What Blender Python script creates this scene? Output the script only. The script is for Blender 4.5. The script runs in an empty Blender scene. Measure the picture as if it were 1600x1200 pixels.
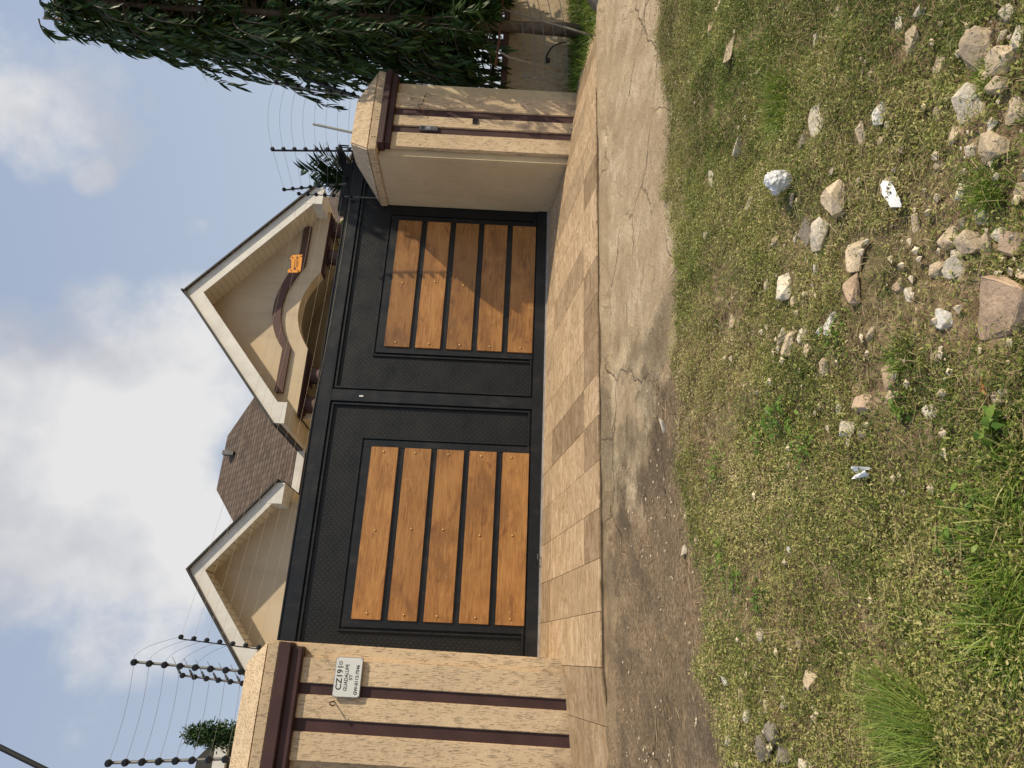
import bpy, bmesh, math, random
import numpy as np
from mathutils import Vector, Matrix
random.seed(7); rng = np.random.default_rng(11)
S = bpy.context.scene; COL = S.collection

# ------------------------------------------------------------------ camera
FPX = 1066.85; YAW = math.radians(22.0945); PIT = math.radians(-.7147); ROL = math.radians(2.6726)
CAM = Vector((0, -7.391, .475))
fw = Vector((math.sin(YAW)*math.cos(PIT), math.cos(YAW)*math.cos(PIT), math.sin(PIT)))
r0 = Vector((math.cos(YAW), -math.sin(YAW), 0)); u0 = r0.cross(fw)
rt = math.cos(ROL)*r0+math.sin(ROL)*u0; upv = -math.sin(ROL)*r0+math.cos(ROL)*u0
cd = bpy.data.cameras.new('camera'); cam = bpy.data.objects.new('camera', cd); COL.objects.link(cam)
cd.sensor_width = 36; cd.lens = 36*FPX/1600; cd.clip_start = .05; cd.clip_end = 3000
M = Matrix((-upv, rt, -fw)).transposed().to_4x4(); M.translation = CAM
cam.matrix_world = M
S.camera = cam
# ------------------------------------------------------------------ light
SUN = Vector((1.53, -1.0, 1.65)).normalized()
W = bpy.data.worlds.new('World'); S.world = W; W.use_nodes = True
sd = bpy.data.lights.new('sun', 'SUN'); sd.energy = 4.5; sd.angle = math.radians(.7); sd.color = (1, .87, .67)
so = bpy.data.objects.new('sun', sd); COL.objects.link(so)
so.rotation_euler = SUN.to_track_quat('Z', 'Y').to_euler()
S.view_settings.view_transform = 'Standard'; S.view_settings.look = 'None'
S.view_settings.exposure = 0.0; S.view_settings.gamma = 1
S.view_settings.use_curve_mapping = False
S.render.engine = 'CYCLES'

def at(x, y, ax, v):
    "the real point where the line of sight through photo pixel (x, y) meets the plane axis=v"
    d = fw*FPX + rt*(600-y) + upv*(800-x); t = (v-CAM[ax])/d[ax]
    return CAM+d*t
def ground_z(X, Y): return -.107+.135*Y if Y > -9.5 else -1.39
def on_ground(x, y):
    d = fw*FPX + rt*(600-y) + upv*(800-x); t = (-.107+.135*CAM.y-CAM.z)/(d.z-.135*d.y)
    return CAM+d*t
def dist(p): return (p-CAM).dot(fw)

# ---- sky
nt = W.node_tree; N = nt.nodes; L = nt.links; N.clear()
def nd(t, **k):
    n = N.new(t)
    for a, b in k.items(): setattr(n, a, b)
    return n
out = nd('ShaderNodeOutputWorld'); bg = nd('ShaderNodeBackground'); bg.inputs[1].default_value = .118
sky = nd('ShaderNodeTexSky', sky_type='NISHITA'); sky.sun_disc = False
sky.sun_elevation = math.asin(SUN.z); sky.sun_rotation = math.atan2(SUN.x, SUN.y)
sky.dust_density = 2.2; sky.air_density = 1.0; sky.ozone_density = 1.5
tc = nd('ShaderNodeTexCoord')
def dirof(x, y): return (fw*FPX + rt*(600-y) + upv*(800-x)).normalized()
nz = nd('ShaderNodeTexNoise'); nz.inputs['Scale'].default_value = 6.5; nz.inputs['Detail'].default_value = 11; nz.inputs['Roughness'].default_value = .56
nz.inputs['Distortion'].default_value = 0
L.new(tc.outputs['Generated'], nz.inputs['Vector'])
acc = None
# (pixel, radius in radians, weight) of the clouds seen over the gate
for (x, y, r, w) in [(225, 610, .20, 1.0), (110, 720, .24, 1.0), (220, 800, .20, .9), (170, 950, .16, .62), (150, 1050, .10, .42), (40, 560, .12, .7), (30, 850, .14, .8),
                     (30, 120, .17, .56), (140, 265, .045, .5), (110, 20, .14, .4), (210, 375, .04, .34), (300, 355, .03, .3), (170, 500, .10, .72)]:
    dp = nd('ShaderNodeVectorMath', operation='DOT_PRODUCT'); dp.inputs[1].default_value = dirof(x, y)
    L.new(tc.outputs['Generated'], dp.inputs[0])
    mr = nd('ShaderNodeMapRange', interpolation_type='SMOOTHSTEP'); mr.inputs[1].default_value = math.cos(r); mr.inputs[2].default_value = math.cos(r*.15)
    mr.inputs[4].default_value = w; L.new(dp.outputs['Value'], mr.inputs[0])
    if acc is None: acc = mr.outputs[0]
    else:
        mx = nd('ShaderNodeMath', operation='MAXIMUM'); L.new(acc, mx.inputs[0]); L.new(mr.outputs[0], mx.inputs[1]); acc = mx.outputs[0]
ad = nd('ShaderNodeMath', operation='MULTIPLY_ADD'); ad.inputs[1].default_value = .52; L.new(acc, ad.inputs[0]); L.new(nz.outputs['Fac'], ad.inputs[2])
cr = nd('ShaderNodeMapRange', interpolation_type='SMOOTHSTEP'); cr.inputs[1].default_value = .63; cr.inputs[2].default_value = .92; cr.inputs[4].default_value = .95
L.new(ad.outputs[0], cr.inputs[0])
nz2 = nd('ShaderNodeTexNoise'); nz2.inputs['Scale'].default_value = 4.6; nz2.inputs['Detail'].default_value = 9
mp2 = nd('ShaderNodeMapping'); mp2.inputs['Location'].default_value = (3.1, .3, 1.7); L.new(tc.outputs['Generated'], mp2.inputs[0]); L.new(mp2.outputs[0], nz2.inputs['Vector'])
ramp = nd('ShaderNodeValToRGB'); e = ramp.color_ramp.elements
e[0].position = .40; e[0].color = (4.3, 4.45, 4.95, 1); e[1].position = .58; e[1].color = (6.9, 6.85, 6.8, 1)
L.new(nz2.outputs['Fac'], ramp.inputs[0])
sz_ = nd('ShaderNodeSeparateXYZ'); L.new(tc.outputs['Generated'], sz_.inputs[0])
air = nd('ShaderNodeValToRGB'); ea = air.color_ramp.elements; ea[0].position = .05; ea[0].color = (5.3, 5.85, 6.5, 1); ea[1].position = .62; ea[1].color = (3.7, 4.45, 5.85, 1)
L.new(sz_.outputs['Z'], air.inputs[0])
hz = nd('ShaderNodeMixRGB'); hz.inputs[0].default_value = .75; L.new(air.outputs[0], hz.inputs[2])
L.new(sky.outputs[0], hz.inputs[1])
mix = nd('ShaderNodeMixRGB'); L.new(cr.outputs[0], mix.inputs[0]); L.new(hz.outputs[0], mix.inputs[1]); L.new(ramp.outputs[0], mix.inputs[2])
L.new(mix.outputs[0], bg.inputs[0]); L.new(bg.outputs[0], out.inputs[0])

# ------------------------------------------------------------------ materials
class Mat:
    def __init__(s, name, rough=.8, spec=.3, metal=0):
        s.m = bpy.data.materials.new(name); s.m.use_nodes = True; s.t = s.m.node_tree; s.N = s.t.nodes
        s.b = s.N['Principled BSDF']; s.b.inputs['Roughness'].default_value = rough; s.b.inputs['Metallic'].default_value = metal
        s.b.inputs['Specular IOR Level'].default_value = spec; s.tc = s.N.new('ShaderNodeTexCoord'); s.h = None
    def lk(s, a, b): s.t.links.new(a, b)
    def vec(s, scale=(1, 1, 1), rnd=False, src='Object'):
        mp = s.N.new('ShaderNodeMapping'); mp.inputs['Scale'].default_value = scale
        if src == 'World':
            g = s.N.new('ShaderNodeNewGeometry'); s.lk(g.outputs['Position'], mp.inputs[0])
        else: s.lk(s.tc.outputs[src], mp.inputs[0])
        if rnd:
            oi = s.N.new('ShaderNodeObjectInfo'); m = s.N.new('ShaderNodeMath'); m.operation = 'MULTIPLY'; m.inputs[1].default_value = 37
            s.lk(oi.outputs['Random'], m.inputs[0]); s.lk(m.outputs[0], mp.inputs['Location'])
        return mp.outputs[0]
    def noise(s, sc=5, det=5, scale=(1, 1, 1), rough=.55, rnd=False, dis=0, src='World'):
        n = s.N.new('ShaderNodeTexNoise'); n.inputs['Scale'].default_value = sc; n.inputs['Detail'].default_value = det
        n.inputs['Roughness'].default_value = rough; n.inputs['Distortion'].default_value = dis
        s.lk(s.vec(scale, rnd, src), n.inputs['Vector']); return n.outputs['Fac']
    def ramp(s, f, stops):
        r = s.N.new('ShaderNodeValToRGB'); el = r.color_ramp.elements
        while len(el) < len(stops): el.new(.5)
        for e_, (p, c) in zip(el, stops):
            e_.position = p; e_.color = (*c, 1) if isinstance(c, tuple) else (c, c, c, 1)
        s.lk(f, r.inputs[0]); return r.outputs[0]
    def mix(s, f, a, b, mode='MIX'):
        m = s.N.new('ShaderNodeMixRGB'); m.blend_type = mode
        for i, v in ((0, f), (1, a), (2, b)):
            if isinstance(v, (int, float)): m.inputs[i].default_value = v if i == 0 else (v, v, v, 1)
            elif isinstance(v, tuple): m.inputs[i].default_value = (*v, 1)
            else: s.lk(v, m.inputs[i])
        return m.outputs[0]
    def math(s, op, a, b=None, c=None):
        m = s.N.new('ShaderNodeMath'); m.operation = op
        for i, v in enumerate((a, b, c)):
            if v is None: continue
            if isinstance(v, (int, float)): m.inputs[i].default_value = v
            else: s.lk(v, m.inputs[i])
        return m.outputs[0]
    def col(s, c):
        if isinstance(c, tuple): s.b.inputs['Base Color'].default_value = (*c, 1)
        else: s.lk(c, s.b.inputs['Base Color'])
        return s
    def bump(s, h, st=.5, d=.01):
        b = s.N.new('ShaderNodeBump'); b.inputs['Strength'].default_value = st; b.inputs['Distance'].default_value = d
        s.lk(h, b.inputs['Height'])
        if s.h is not None: s.lk(s.h, b.inputs['Normal'])
        s.h = b.outputs[0]; s.lk(s.h, s.b.inputs['Normal']); return s
    def rough(s, f): s.lk(f, s.b.inputs['Roughness']); return s
    def attr(s, n):
        a = s.N.new('ShaderNodeAttribute'); a.attribute_name = n; return a.outputs['Fac']
    def rand(s):
        return s.N.new('ShaderNodeObjectInfo').outputs['Random']
def simple(name, c, rough=.8, var=.25, sc=6, bump=.2, bsc=60, metal=0, spec=.3):
    m = Mat(name, rough, spec, metal); n = m.noise(sc, 6)
    m.col(m.ramp(n, [(.3, tuple(v*(1-var) for v in c)), (.7, tuple(min(1, v*(1+var)) for v in c))]))
    if bump: m.bump(m.noise(bsc, 4), bump, .004)
    return m.m

def plaster(name, c, gv=.45):
    "worm plaster: short grooves raked down the wall"
    m = Mat(name, .9, .15)
    g = m.noise(1, 3, (120, 120, 13), .6, dis=.55)
    gate_ = m.noise(1, 2, (22, 22, 8))
    groove = m.math('MULTIPLY', m.ramp(g, [(.555, 0.0), (.61, 1.0)]), m.ramp(gate_, [(.40, .0), (.56, 1.0)]))
    big = m.noise(1.3, 6); dirt = m.noise(1, 5, (5, 5, .8))
    base = m.ramp(big, [(.3, tuple(v*.88 for v in c)), (.7, tuple(v*1.08 for v in c))])
    base = m.mix(m.ramp(dirt, [(.55, 0.0), (.75, .35)]), base, tuple(v*.72 for v in c))
    gp = m.N.new('ShaderNodeNewGeometry'); sp = m.N.new('ShaderNodeSeparateXYZ'); m.lk(gp.outputs['Position'], sp.inputs[0])
    spl = m.N.new('ShaderNodeMapRange'); spl.inputs[1].default_value = -.72; spl.inputs[2].default_value = -.42; spl.inputs[3].default_value = .6; spl.inputs[4].default_value = 0
    m.lk(m.math('ADD', sp.outputs['Z'], m.math('MULTIPLY', m.noise(6, 7, rough=.65), -.9)), spl.inputs[0])
    base = m.mix(spl.outputs[0], base, (.25, .175, .105))
    base = m.mix(m.math('MULTIPLY', groove, gv), base, tuple(v*.36 for v in c))
    m.col(base)
    fine = m.noise(150, 3); lump = m.noise(28, 3)
    m.bump(lump, .55, .006); m.bump(fine, .3, .002); m.bump(m.math('SUBTRACT', 1.0, groove), gv*1.9, .009)
    return m.m
PLASTER = plaster('raked_cream_plaster', (.62, .475, .31))
PLASTER2 = plaster('fine_cream_plaster', (.56, .455, .29), .16)
_sm = Mat('smooth_beige_paint', .85, .15); _n = _sm.noise(1, 6, (4, 4, .5)); _c = _sm.ramp(_sm.noise(1.3, 6), [(.3, (.57, .46, .315)), (.7, (.66, .54, .38))])
_sm.col(_sm.mix(_sm.ramp(_n, [(.5, .0), (.75, .35)]), _c, (.42, .33, .22))); _sm.bump(_sm.noise(50, 4), .12, .004)
SMOOTH = _sm.m
SMOOTH0 = simple('smooth_beige_paint', (.62, .505, .35), .85, .06, 1.5, .1)
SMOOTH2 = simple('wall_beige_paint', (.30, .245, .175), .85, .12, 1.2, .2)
BROWN = simple('brown_paint', (.058, .028, .026), .6, .22, 4, .25)
BROWN2 = simple('mauve_brown_paint', (.115, .067, .058), .7, .12, 2, .1)
WHITE = simple('white_fascia_paint', (.72, .69, .62), .6, .12, 3, .15)
SOFFIT = simple('cream_soffit', (.74, .64, .48), .7, .1, 2, .1)
_b = Mat('black_gate_paint', .38, .36); _c = _b.ramp(_b.noise(3, 6), [(.3, (.006, .0072, .009)), (.7, (.010, .0115, .0135))])
_c = _b.mix(_b.ramp(_b.noise(6, 8, (1, 1, .5), .7), [(.52, .0), (.75, .16)]), _c, (.16, .13, .095)); _c = _b.mix(_b.ramp(_b.noise(1, 3, (70, 8, 9), .5, dis=2), [(.73, .0), (.76, .35)]), _c, (.2, .18, .15))
_b.col(_c); _b.rough(_b.ramp(_b.noise(5, 5), [(.3, .3), (.7, .52)])); _b.bump(_b.noise(3, 3), .15, .01); BLACK = _b.m
BLACKI = simple('black_insulator', (.008, .009, .011), .4, .2, 10, 0)
STEEL = simple('dull_galvanised_steel', (.16, .155, .14), .5, .25, 14, .2, metal=.4)
BLKSTEEL = simple('black_steel', (.018, .019, .02), .45, .3, 10, .1)
WIRE = simple('fence_wire', (.24, .23, .21), .5, .1, 5, 0, metal=.3)
RUST = simple('rusty_iron', (.10, .045, .025), .9, .45, 25, .5)
GUTTER = simple('dark_gutter', (.05, .048, .042), .6, .3, 5, .1)
SIGNW = simple('sign_white', (.66, .67, .64), .35, .03, 5, 0)
INK = simple('black_ink', (.012, .012, .014), .5, .1, 5, 0)
GREYINK = simple('grey_ink', (.22, .22, .23), .5, .1, 5, 0)
YELLOW = simple('yellow_orange_plastic', (.80, .33, .045), .45, .08, 20, .1)
BRASS = simple('brass_screw', (.42, .27, .11), .35, .2, 40, 0, metal=.7)
PVC = simple('pale_pvc', (.36, .37, .34), .6, .1, 8, .1)
DARKIN = simple('dark_interior', (.06, .05, .035), .9, .2, 2, 0)
CABLE = simple('cable_rubber', (.012, .012, .013), .6, .1, 5, 0)
BOXGREY = simple('intercom_grey', (.10, .10, .11), .4, .2, 10, .1)

def wood():
    m = Mat('varnished_orange_wood', .36, .45)
    g = m.noise(3, 7, (1.1, 6, 16), .62, True, 1.4, 'Object'); f = m.noise(30, 4, (.6, 8, 10), .6, True, .3, 'Object')
    knot = m.noise(2.2, 3, (1, 1, 2), .5, True, 2.2, 'Object')
    c = m.ramp(g, [(.30, (.19, .085, .024)), (.46, (.34, .158, .043)), (.58, (.42, .208, .062)), (.72, (.50, .265, .09))])
    c = m.mix(m.ramp(f, [(.38, .0), (.68, .5)]), c, (.20, .085, .028))
    c = m.mix(m.ramp(knot, [(.57, .0), (.72, .7)]), c, (.15, .058, .02))
    v = m.ramp(m.rand(), [(0, (.70, .69, .68)), (1, (1.12, 1.1, 1.08))])
    blot = m.noise(1.6, 4, (1.2, 1, 2), .5, True, .6, 'Object'); c = m.mix(m.ramp(blot, [(.48, .0), (.64, .4)]), c, (.47, .245, .08)); c = m.mix(m.ramp(blot, [(.34, .5), (.46, .0)]), c, (.17, .078, .026))
    c = m.mix(1.0, c, v, 'MULTIPLY')
    sc = m.noise(1, 2, (60, 8, 14), .5, True, 2.0, 'Object')
    c = m.mix(m.math('MULTIPLY', m.ramp(sc, [(.70, .0), (.73, 1.0)]), .4), c, (.62, .48, .32))
    m.col(c); m.bump(f, .15, .002); m.rough(m.ramp(g, [(.3, .3), (.7, .48)])); return m.m
WOOD = wood()

def diamond():
    m = Mat('black_tread_plate', .42, .3)
    g = m.N.new('ShaderNodeNewGeometry'); s = m.N.new('ShaderNodeSeparateXYZ'); m.lk(g.outputs['Position'], s.inputs[0])
    x = m.math('DIVIDE', s.outputs['X'], .029); z = m.math('DIVIDE', s.outputs['Z'], .029)
    fx = m.math('FLOOR', x); fz = m.math('FLOOR', z)
    par = m.math('MODULO', m.math('ADD', m.math('ADD', fx, fz), 400.0), 2.0)
    a = m.math('SUBTRACT', m.math('SUBTRACT', x, fx), .5); b = m.math('SUBTRACT', m.math('SUBTRACT', z, fz), .5)
    p = m.math('ABSOLUTE', m.math('ADD', a, b)); q = m.math('ABSOLUTE', m.math('SUBTRACT', a, b))
    def lens(u, v): return m.math('ADD', m.math('MULTIPLY', u, 1.25), m.math('MULTIPLY', v, 5.5))
    l = m.math('ADD', m.math('MULTIPLY', lens(p, q), par), m.math('MULTIPLY', lens(q, p), m.math('SUBTRACT', 1.0, par)))
    h = m.ramp(l, [(.55, 1.0), (.95, 0.0)])
    n = m.noise(2.5, 5)
    m.col(m.mix(m.math('MULTIPLY', h, .35), m.ramp(n, [(.3, (.006, .007, .008)), (.7, (.011, .012, .013))]), (.045, .044, .04)))
    m.rough(m.ramp(m.noise(4, 6), [(.3, .34), (.7, .6)])); m.bump(h, .8, .004); m.bump(m.noise(2.5, 3), .35, .02); return m.m
PLATE = diamond()

def tile():
    m = Mat('wood_look_tile', .52, .35)
    g = m.noise(1.5, 6, (1.0, 3.2, 1), .62, True, 2.6, 'World'); f = m.noise(9, 6, (.8, 6, 1), .68, True, 1.6, 'World')
    c = m.ramp(g, [(.32, (.20, .13, .07)), (.42, (.46, .33, .195)), (.50, (.27, .18, .10)), (.57, (.56, .42, .27)), (.64, (.34, .235, .135)), (.72, (.54, .41, .26))])
    c = m.mix(m.ramp(f, [(.44, .0), (.62, .4)]), c, (.64, .51, .35))
    c = m.mix(m.ramp(f, [(.34, .75), (.45, .0)]), c, (.17, .11, .06))
    v = m.ramp(m.rand(), [(0, (.60, .57, .54)), (.35, (.72, .70, .68)), (.7, (1.0, .98, .96)), (1, (1.12, 1.1, 1.08))]); c = m.mix(1.0, c, v, 'MULTIPLY')
    dust = m.noise(3, 7, (1, 1, 1)); c = m.mix(m.ramp(dust, [(.50, .0), (.80, .3)]), c, (.50, .40, .27))
    dk = m.noise(7, 6); c = m.mix(m.ramp(dk, [(.6, .0), (.8, .35)]), c, (.22, .16, .10))
    m.col(c); m.bump(f, .2, .002); m.bump(m.noise(120, 3), .15, .001); return m.m
TILE = tile()

def street():
    m = Mat('worn_concrete_and_dirt', .95, .1)
    a = m.noise(2.2, 8, (1, 1, 1), .62); b = m.noise(38, 7, (1, 1.6, 1), .72); fn = m.noise(170, 5, (1, 1, 1), .75)
    c = m.ramp(a, [(.34, (.52, .395, .245)), (.5, (.72, .57, .375)), (.64, (.82, .67, .46))])
    c = m.mix(m.ramp(b, [(.36, .6), (.50, .0)]), c, (.33, .24, .155))
    c = m.mix(m.ramp(fn, [(.36, .6), (.47, .0)]), c, (.26, .19, .125))
    c = m.mix(m.ramp(m.noise(7, 8, (1, 1.8, 1), .7), [(.52, .0), (.66, .6)]), c, (.33, .25, .175))
    c = m.mix(m.ramp(m.noise(60, 6, (1, 1, 1), .7), [(.55, .0), (.68, .6)]), c, (.68, .56, .39))
    # bare brown soil towards the numbered pillar
    g = m.N.new('ShaderNodeNewGeometry'); s = m.N.new('ShaderNodeSeparateXYZ'); m.lk(g.outputs['Position'], s.inputs[0])
    n3 = m.noise(1.7, 7, (1, 1, 1), .65)
    e1 = m.math('ADD', m.math('MULTIPLY', m.math('SUBTRACT', s.outputs['X'], 1.75), -.75), m.math('MULTIPLY', m.math('SUBTRACT', n3, .5), 4.2))
    e1 = m.math('ADD', e1, m.math('MULTIPLY', m.math('SUBTRACT', -2.75, s.outputs['Y']), .55))
    f1 = m.ramp(e1, [(.1, 0.0), (.5, 1.0)])
    soil = m.ramp(b, [(.34, (.14, .10, .06)), (.5, (.33, .24, .15)), (.66, (.52, .40, .27))])
    soil = m.mix(m.ramp(m.noise(4, 6), [(.45, .0), (.65, .5)]), soil, (.145, .125, .095))
    c = m.mix(f1, c, soil); pat = m.noise(3.2, 7, rough=.6); c = m.mix(m.math('MULTIPLY', m.ramp(pat, [(.47, .0), (.55, .45)]), m.math('SUBTRACT', 1.0, f1)), c, (.47, .35, .22))
    led = m.math('MULTIPLY', m.ramp(m.math('ADD', m.math('ADD', s.outputs['Y'], 2.24), m.math('MULTIPLY', m.math('SUBTRACT', m.noise(6, 5), .5), .1)), [(.0, 0.0), (.03, .8)]), m.ramp(m.noise(3, 7), [(.4, .2), (.6, 1.0)]))
    c = m.mix(led, c, (.44, .33, .205))
    # black algae stains
    st = m.noise(1.3, 9, (1, 1, 1), .7, dis=.6)
    msk = m.math('MULTIPLY', m.ramp(st, [(.44, .0), (.54, 1.0)]), m.ramp(s.outputs['X'], [(.0, .9), (.35, .9)]))
    stx = m.math('MULTIPLY', msk, m.ramp(m.math('ABSOLUTE', m.math('SUBTRACT', s.outputs['X'], 1.7)), [(.45, 1.0), (.85, 0.0)]))
    stx = m.math('MULTIPLY', stx, m.ramp(fn, [(.35, 1.0), (.62, .25)]))
    st2 = m.math('MULTIPLY', m.math('MULTIPLY', m.ramp(m.noise(2.3, 9, (1, 1, 1), .72), [(.47, .0), (.60, 1.0)]), f1), m.ramp(fn, [(.4, 1.0), (.6, .2)]))
    c = m.mix(m.math('MULTIPLY', st2, .6), c, (.10, .085, .062))
    c = m.mix(m.math('MULTIPLY', stx, .85), c, (.055, .053, .043))
    # cracks
    vo = m.N.new('ShaderNodeTexVoronoi'); vo.feature = 'DISTANCE_TO_EDGE'; vo.inputs['Scale'].default_value = .85
    dv = m.N.new('ShaderNodeMixRGB'); dv.blend_type = 'ADD'; dv.inputs[0].default_value = .5
    nn = m.N.new('ShaderNodeTexNoise'); nn.inputs['Scale'].default_value = 3; nn.inputs['Detail'].default_value = 6; m.lk(g.outputs['Position'], nn.inputs['Vector'])
    m.lk(m.vec((1, 1.5, 1), src='World'), dv.inputs[1]); m.lk(nn.outputs['Color'], dv.inputs[2]); m.lk(dv.outputs[0], vo.inputs['Vector'])
    ck = m.ramp(vo.outputs[0], [(.0, 1.0), (.014, 0.0)])
    ck = m.math('MULTIPLY', ck, m.ramp(m.noise(1.1, 3), [(.45, .0), (.6, 1.0)]))
    c = m.mix(m.math('MULTIPLY', ck, .75), c, (.09, .065, .04))
    m.col(c); m.bump(m.noise(14, 8, (1, 2.2, 1), .7), .9, .06); m.bump(b, .8, .02); m.bump(fn, .8, .008); m.bump(m.math('SUBTRACT', 1.0, ck), .8, .02); return m.m
STREET = street()
def soil():
    m = Mat('verge_soil', .95, .1); b = m.noise(18, 8, rough=.7); f = m.noise(160, 4)
    c = m.ramp(b, [(.34, (.08, .056, .032)), (.5, (.21, .15, .09)), (.66, (.38, .29, .18))])
    c = m.mix(m.ramp(m.noise(1.6, 5), [(.48, 0.0), (.66, .5)]), c, (.07, .075, .028))
    m.col(c); m.bump(b, .7, .02); m.bump(f, .5, .006); return m.m
SOIL = soil()
GROUND = simple('plain_earth', (.17, .13, .085), .95, .3, .8, .5, 12)
PAVE = simple('yard_paving', (.25, .21, .16), .9, .15, 2, .2)

def rockmat(name, c):
    m = Mat(name, .9, .2); a = m.noise(9, 7, rnd=True, src='Object', rough=.65); f = m.noise(70, 5, rnd=True, src='Object', rough=.7)
    cc = m.ramp(a, [(.3, tuple(v*.62 for v in c)), (.55, c), (.75, tuple(min(.85, v*1.22) for v in c))])
    cc = m.mix(m.ramp(f, [(.4, .5), (.55, .0)]), cc, tuple(v*.55 for v in c))
    v = m.ramp(m.rand(), [(0, (.82, .80, .78)), (1, (1.1, 1.1, 1.1))]); cc = m.mix(1.0, cc, v, 'MULTIPLY')
    m.col(cc); m.bump(a, .5, .03); m.bump(f, .6, .008); return m.m
RK = {'tan': rockmat('tan_stone', (.62, .50, .345)), 'pale': rockmat('pale_stone', (.72, .635, .49)), 'grey': rockmat('grey_stone', (.27, .235, .185)),
      'white': rockmat('white_stone', (.78, .75, .68)), 'pink': rockmat('pinkish_stone', (.58, .43, .30))}

def leafmat(name, stops, rough=.5, trans=.3, spec=.3):
    m = Mat(name, rough, spec); m.N.remove(m.b)
    b = m.N.new('ShaderNodeBsdfPrincipled'); b.inputs['Roughness'].default_value = rough; b.inputs['Specular IOR Level'].default_value = spec
    tr = m.N.new('ShaderNodeBsdfTranslucent'); mx = m.N.new('ShaderNodeMixShader'); mx.inputs[0].default_value = trans
    c = m.ramp(m.attr('tint'), stops)
    m.lk(c, b.inputs['Base Color']); m.lk(c, tr.inputs['Color']); m.lk(b.outputs[0], mx.inputs[1]); m.lk(tr.outputs[0], mx.inputs[2])
    m.lk(mx.outputs[0], [n for n in m.N if n.type == 'OUTPUT_MATERIAL'][0].inputs[0]); return m.m
WEED = leafmat('creeping_weed_leaf', [(0, (.06, .08, .018)), (.28, (.175, .21, .044)), (.5, (.33, .335, .09)), (.72, (.48, .44, .17)), (1, (.56, .46, .25))], .6, .25)
BLADE = leafmat('grass_blade', [(0, (.05, .10, .015)), (.5, (.14, .235, .03)), (.8, (.28, .35, .06)), (1, (.50, .45, .18))], .45, .3)
STRAW = leafmat('dry_straw', [(0, (.16, .11, .055)), (.5, (.33, .24, .125)), (1, (.52, .41, .24))], .8, .15)
TREELEAF = leafmat('mast_tree_leaf', [(0, (.014, .032, .007)), (.5, (.038, .078, .015)), (.85, (.085, .135, .024)), (1, (.17, .17, .035))], .46, .12, .28)
PALM = leafmat('palm_leaf', [(0, (.05, .10, .025)), (1, (.16, .24, .06))], .4, .3)
DARKPALM = leafmat('dark_cycad_leaf', [(0, (.012, .035, .012)), (1, (.035, .075, .025))], .4, .2)
LIME = leafmat('lime_leaf', [(0, (.16, .25, .03)), (1, (.38, .42, .08))], .4, .4)
BROAD = leafmat('broad_weed_leaf', [(0, (.06, .14, .02)), (.6, (.13, .24, .035)), (1, (.27, .36, .07))], .45, .3)
BARK = simple('grey_brown_bark', (.16, .125, .09), .9, .35, 14, .7, 40)
STICK = simple('weathered_stick', (.24, .20, .15), .9, .3, 20, .5, 60)
GROUT = simple('dark_grout', (.14, .10, .065), .95, .2, 9, .3)
m_ = Mat('thin_plastic_film', .25, .5); m_.col((.76, .77, .76)); m_.b.inputs['Transmission Weight'].default_value = .25; m_.bump(m_.noise(60, 4, src='Object'), .7, .01); BAG = m_.m
PAPER = simple('white_paper', (.80, .80, .79), .8, .04, 30, .4, 80)

def shingles():
    m = Mat('brown_asphalt_shingles', .9, .15)
    g = m.N.new('ShaderNodeNewGeometry'); s = m.N.new('ShaderNodeSeparateXYZ'); m.lk(g.outputs['Position'], s.inputs[0])
    br = m.N.new('ShaderNodeTexBrick'); br.inputs['Scale'].default_value = 1
    br.inputs['Brick Width'].default_value = .19; br.inputs['Row Height'].default_value = .105; br.inputs['Mortar Size'].default_value = .012
    br.inputs['Color1'].default_value = (.085, .064, .052, 1); br.inputs['Color2'].default_value = (.155, .12, .098, 1); br.inputs['Mortar'].default_value = (.045, .032, .026, 1)
    cb = m.N.new('ShaderNodeCombineXYZ'); m.lk(m.math('ADD', s.outputs['X'], s.outputs['Y']), cb.inputs[0]); m.lk(s.outputs['Z'], cb.inputs[1])
    m.lk(cb.outputs[0], br.inputs['Vector'])
    c = m.mix(m.ramp(m.noise(1.2, 5), [(.35, .0), (.7, .4)]), br.outputs['Color'], (.13, .09, .065))
    m.col(c); m.bump(m.math('SUBTRACT', 1.0, br.outputs['Fac']), .8, .02); return m.m
SHINGLE = shingles()

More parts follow.
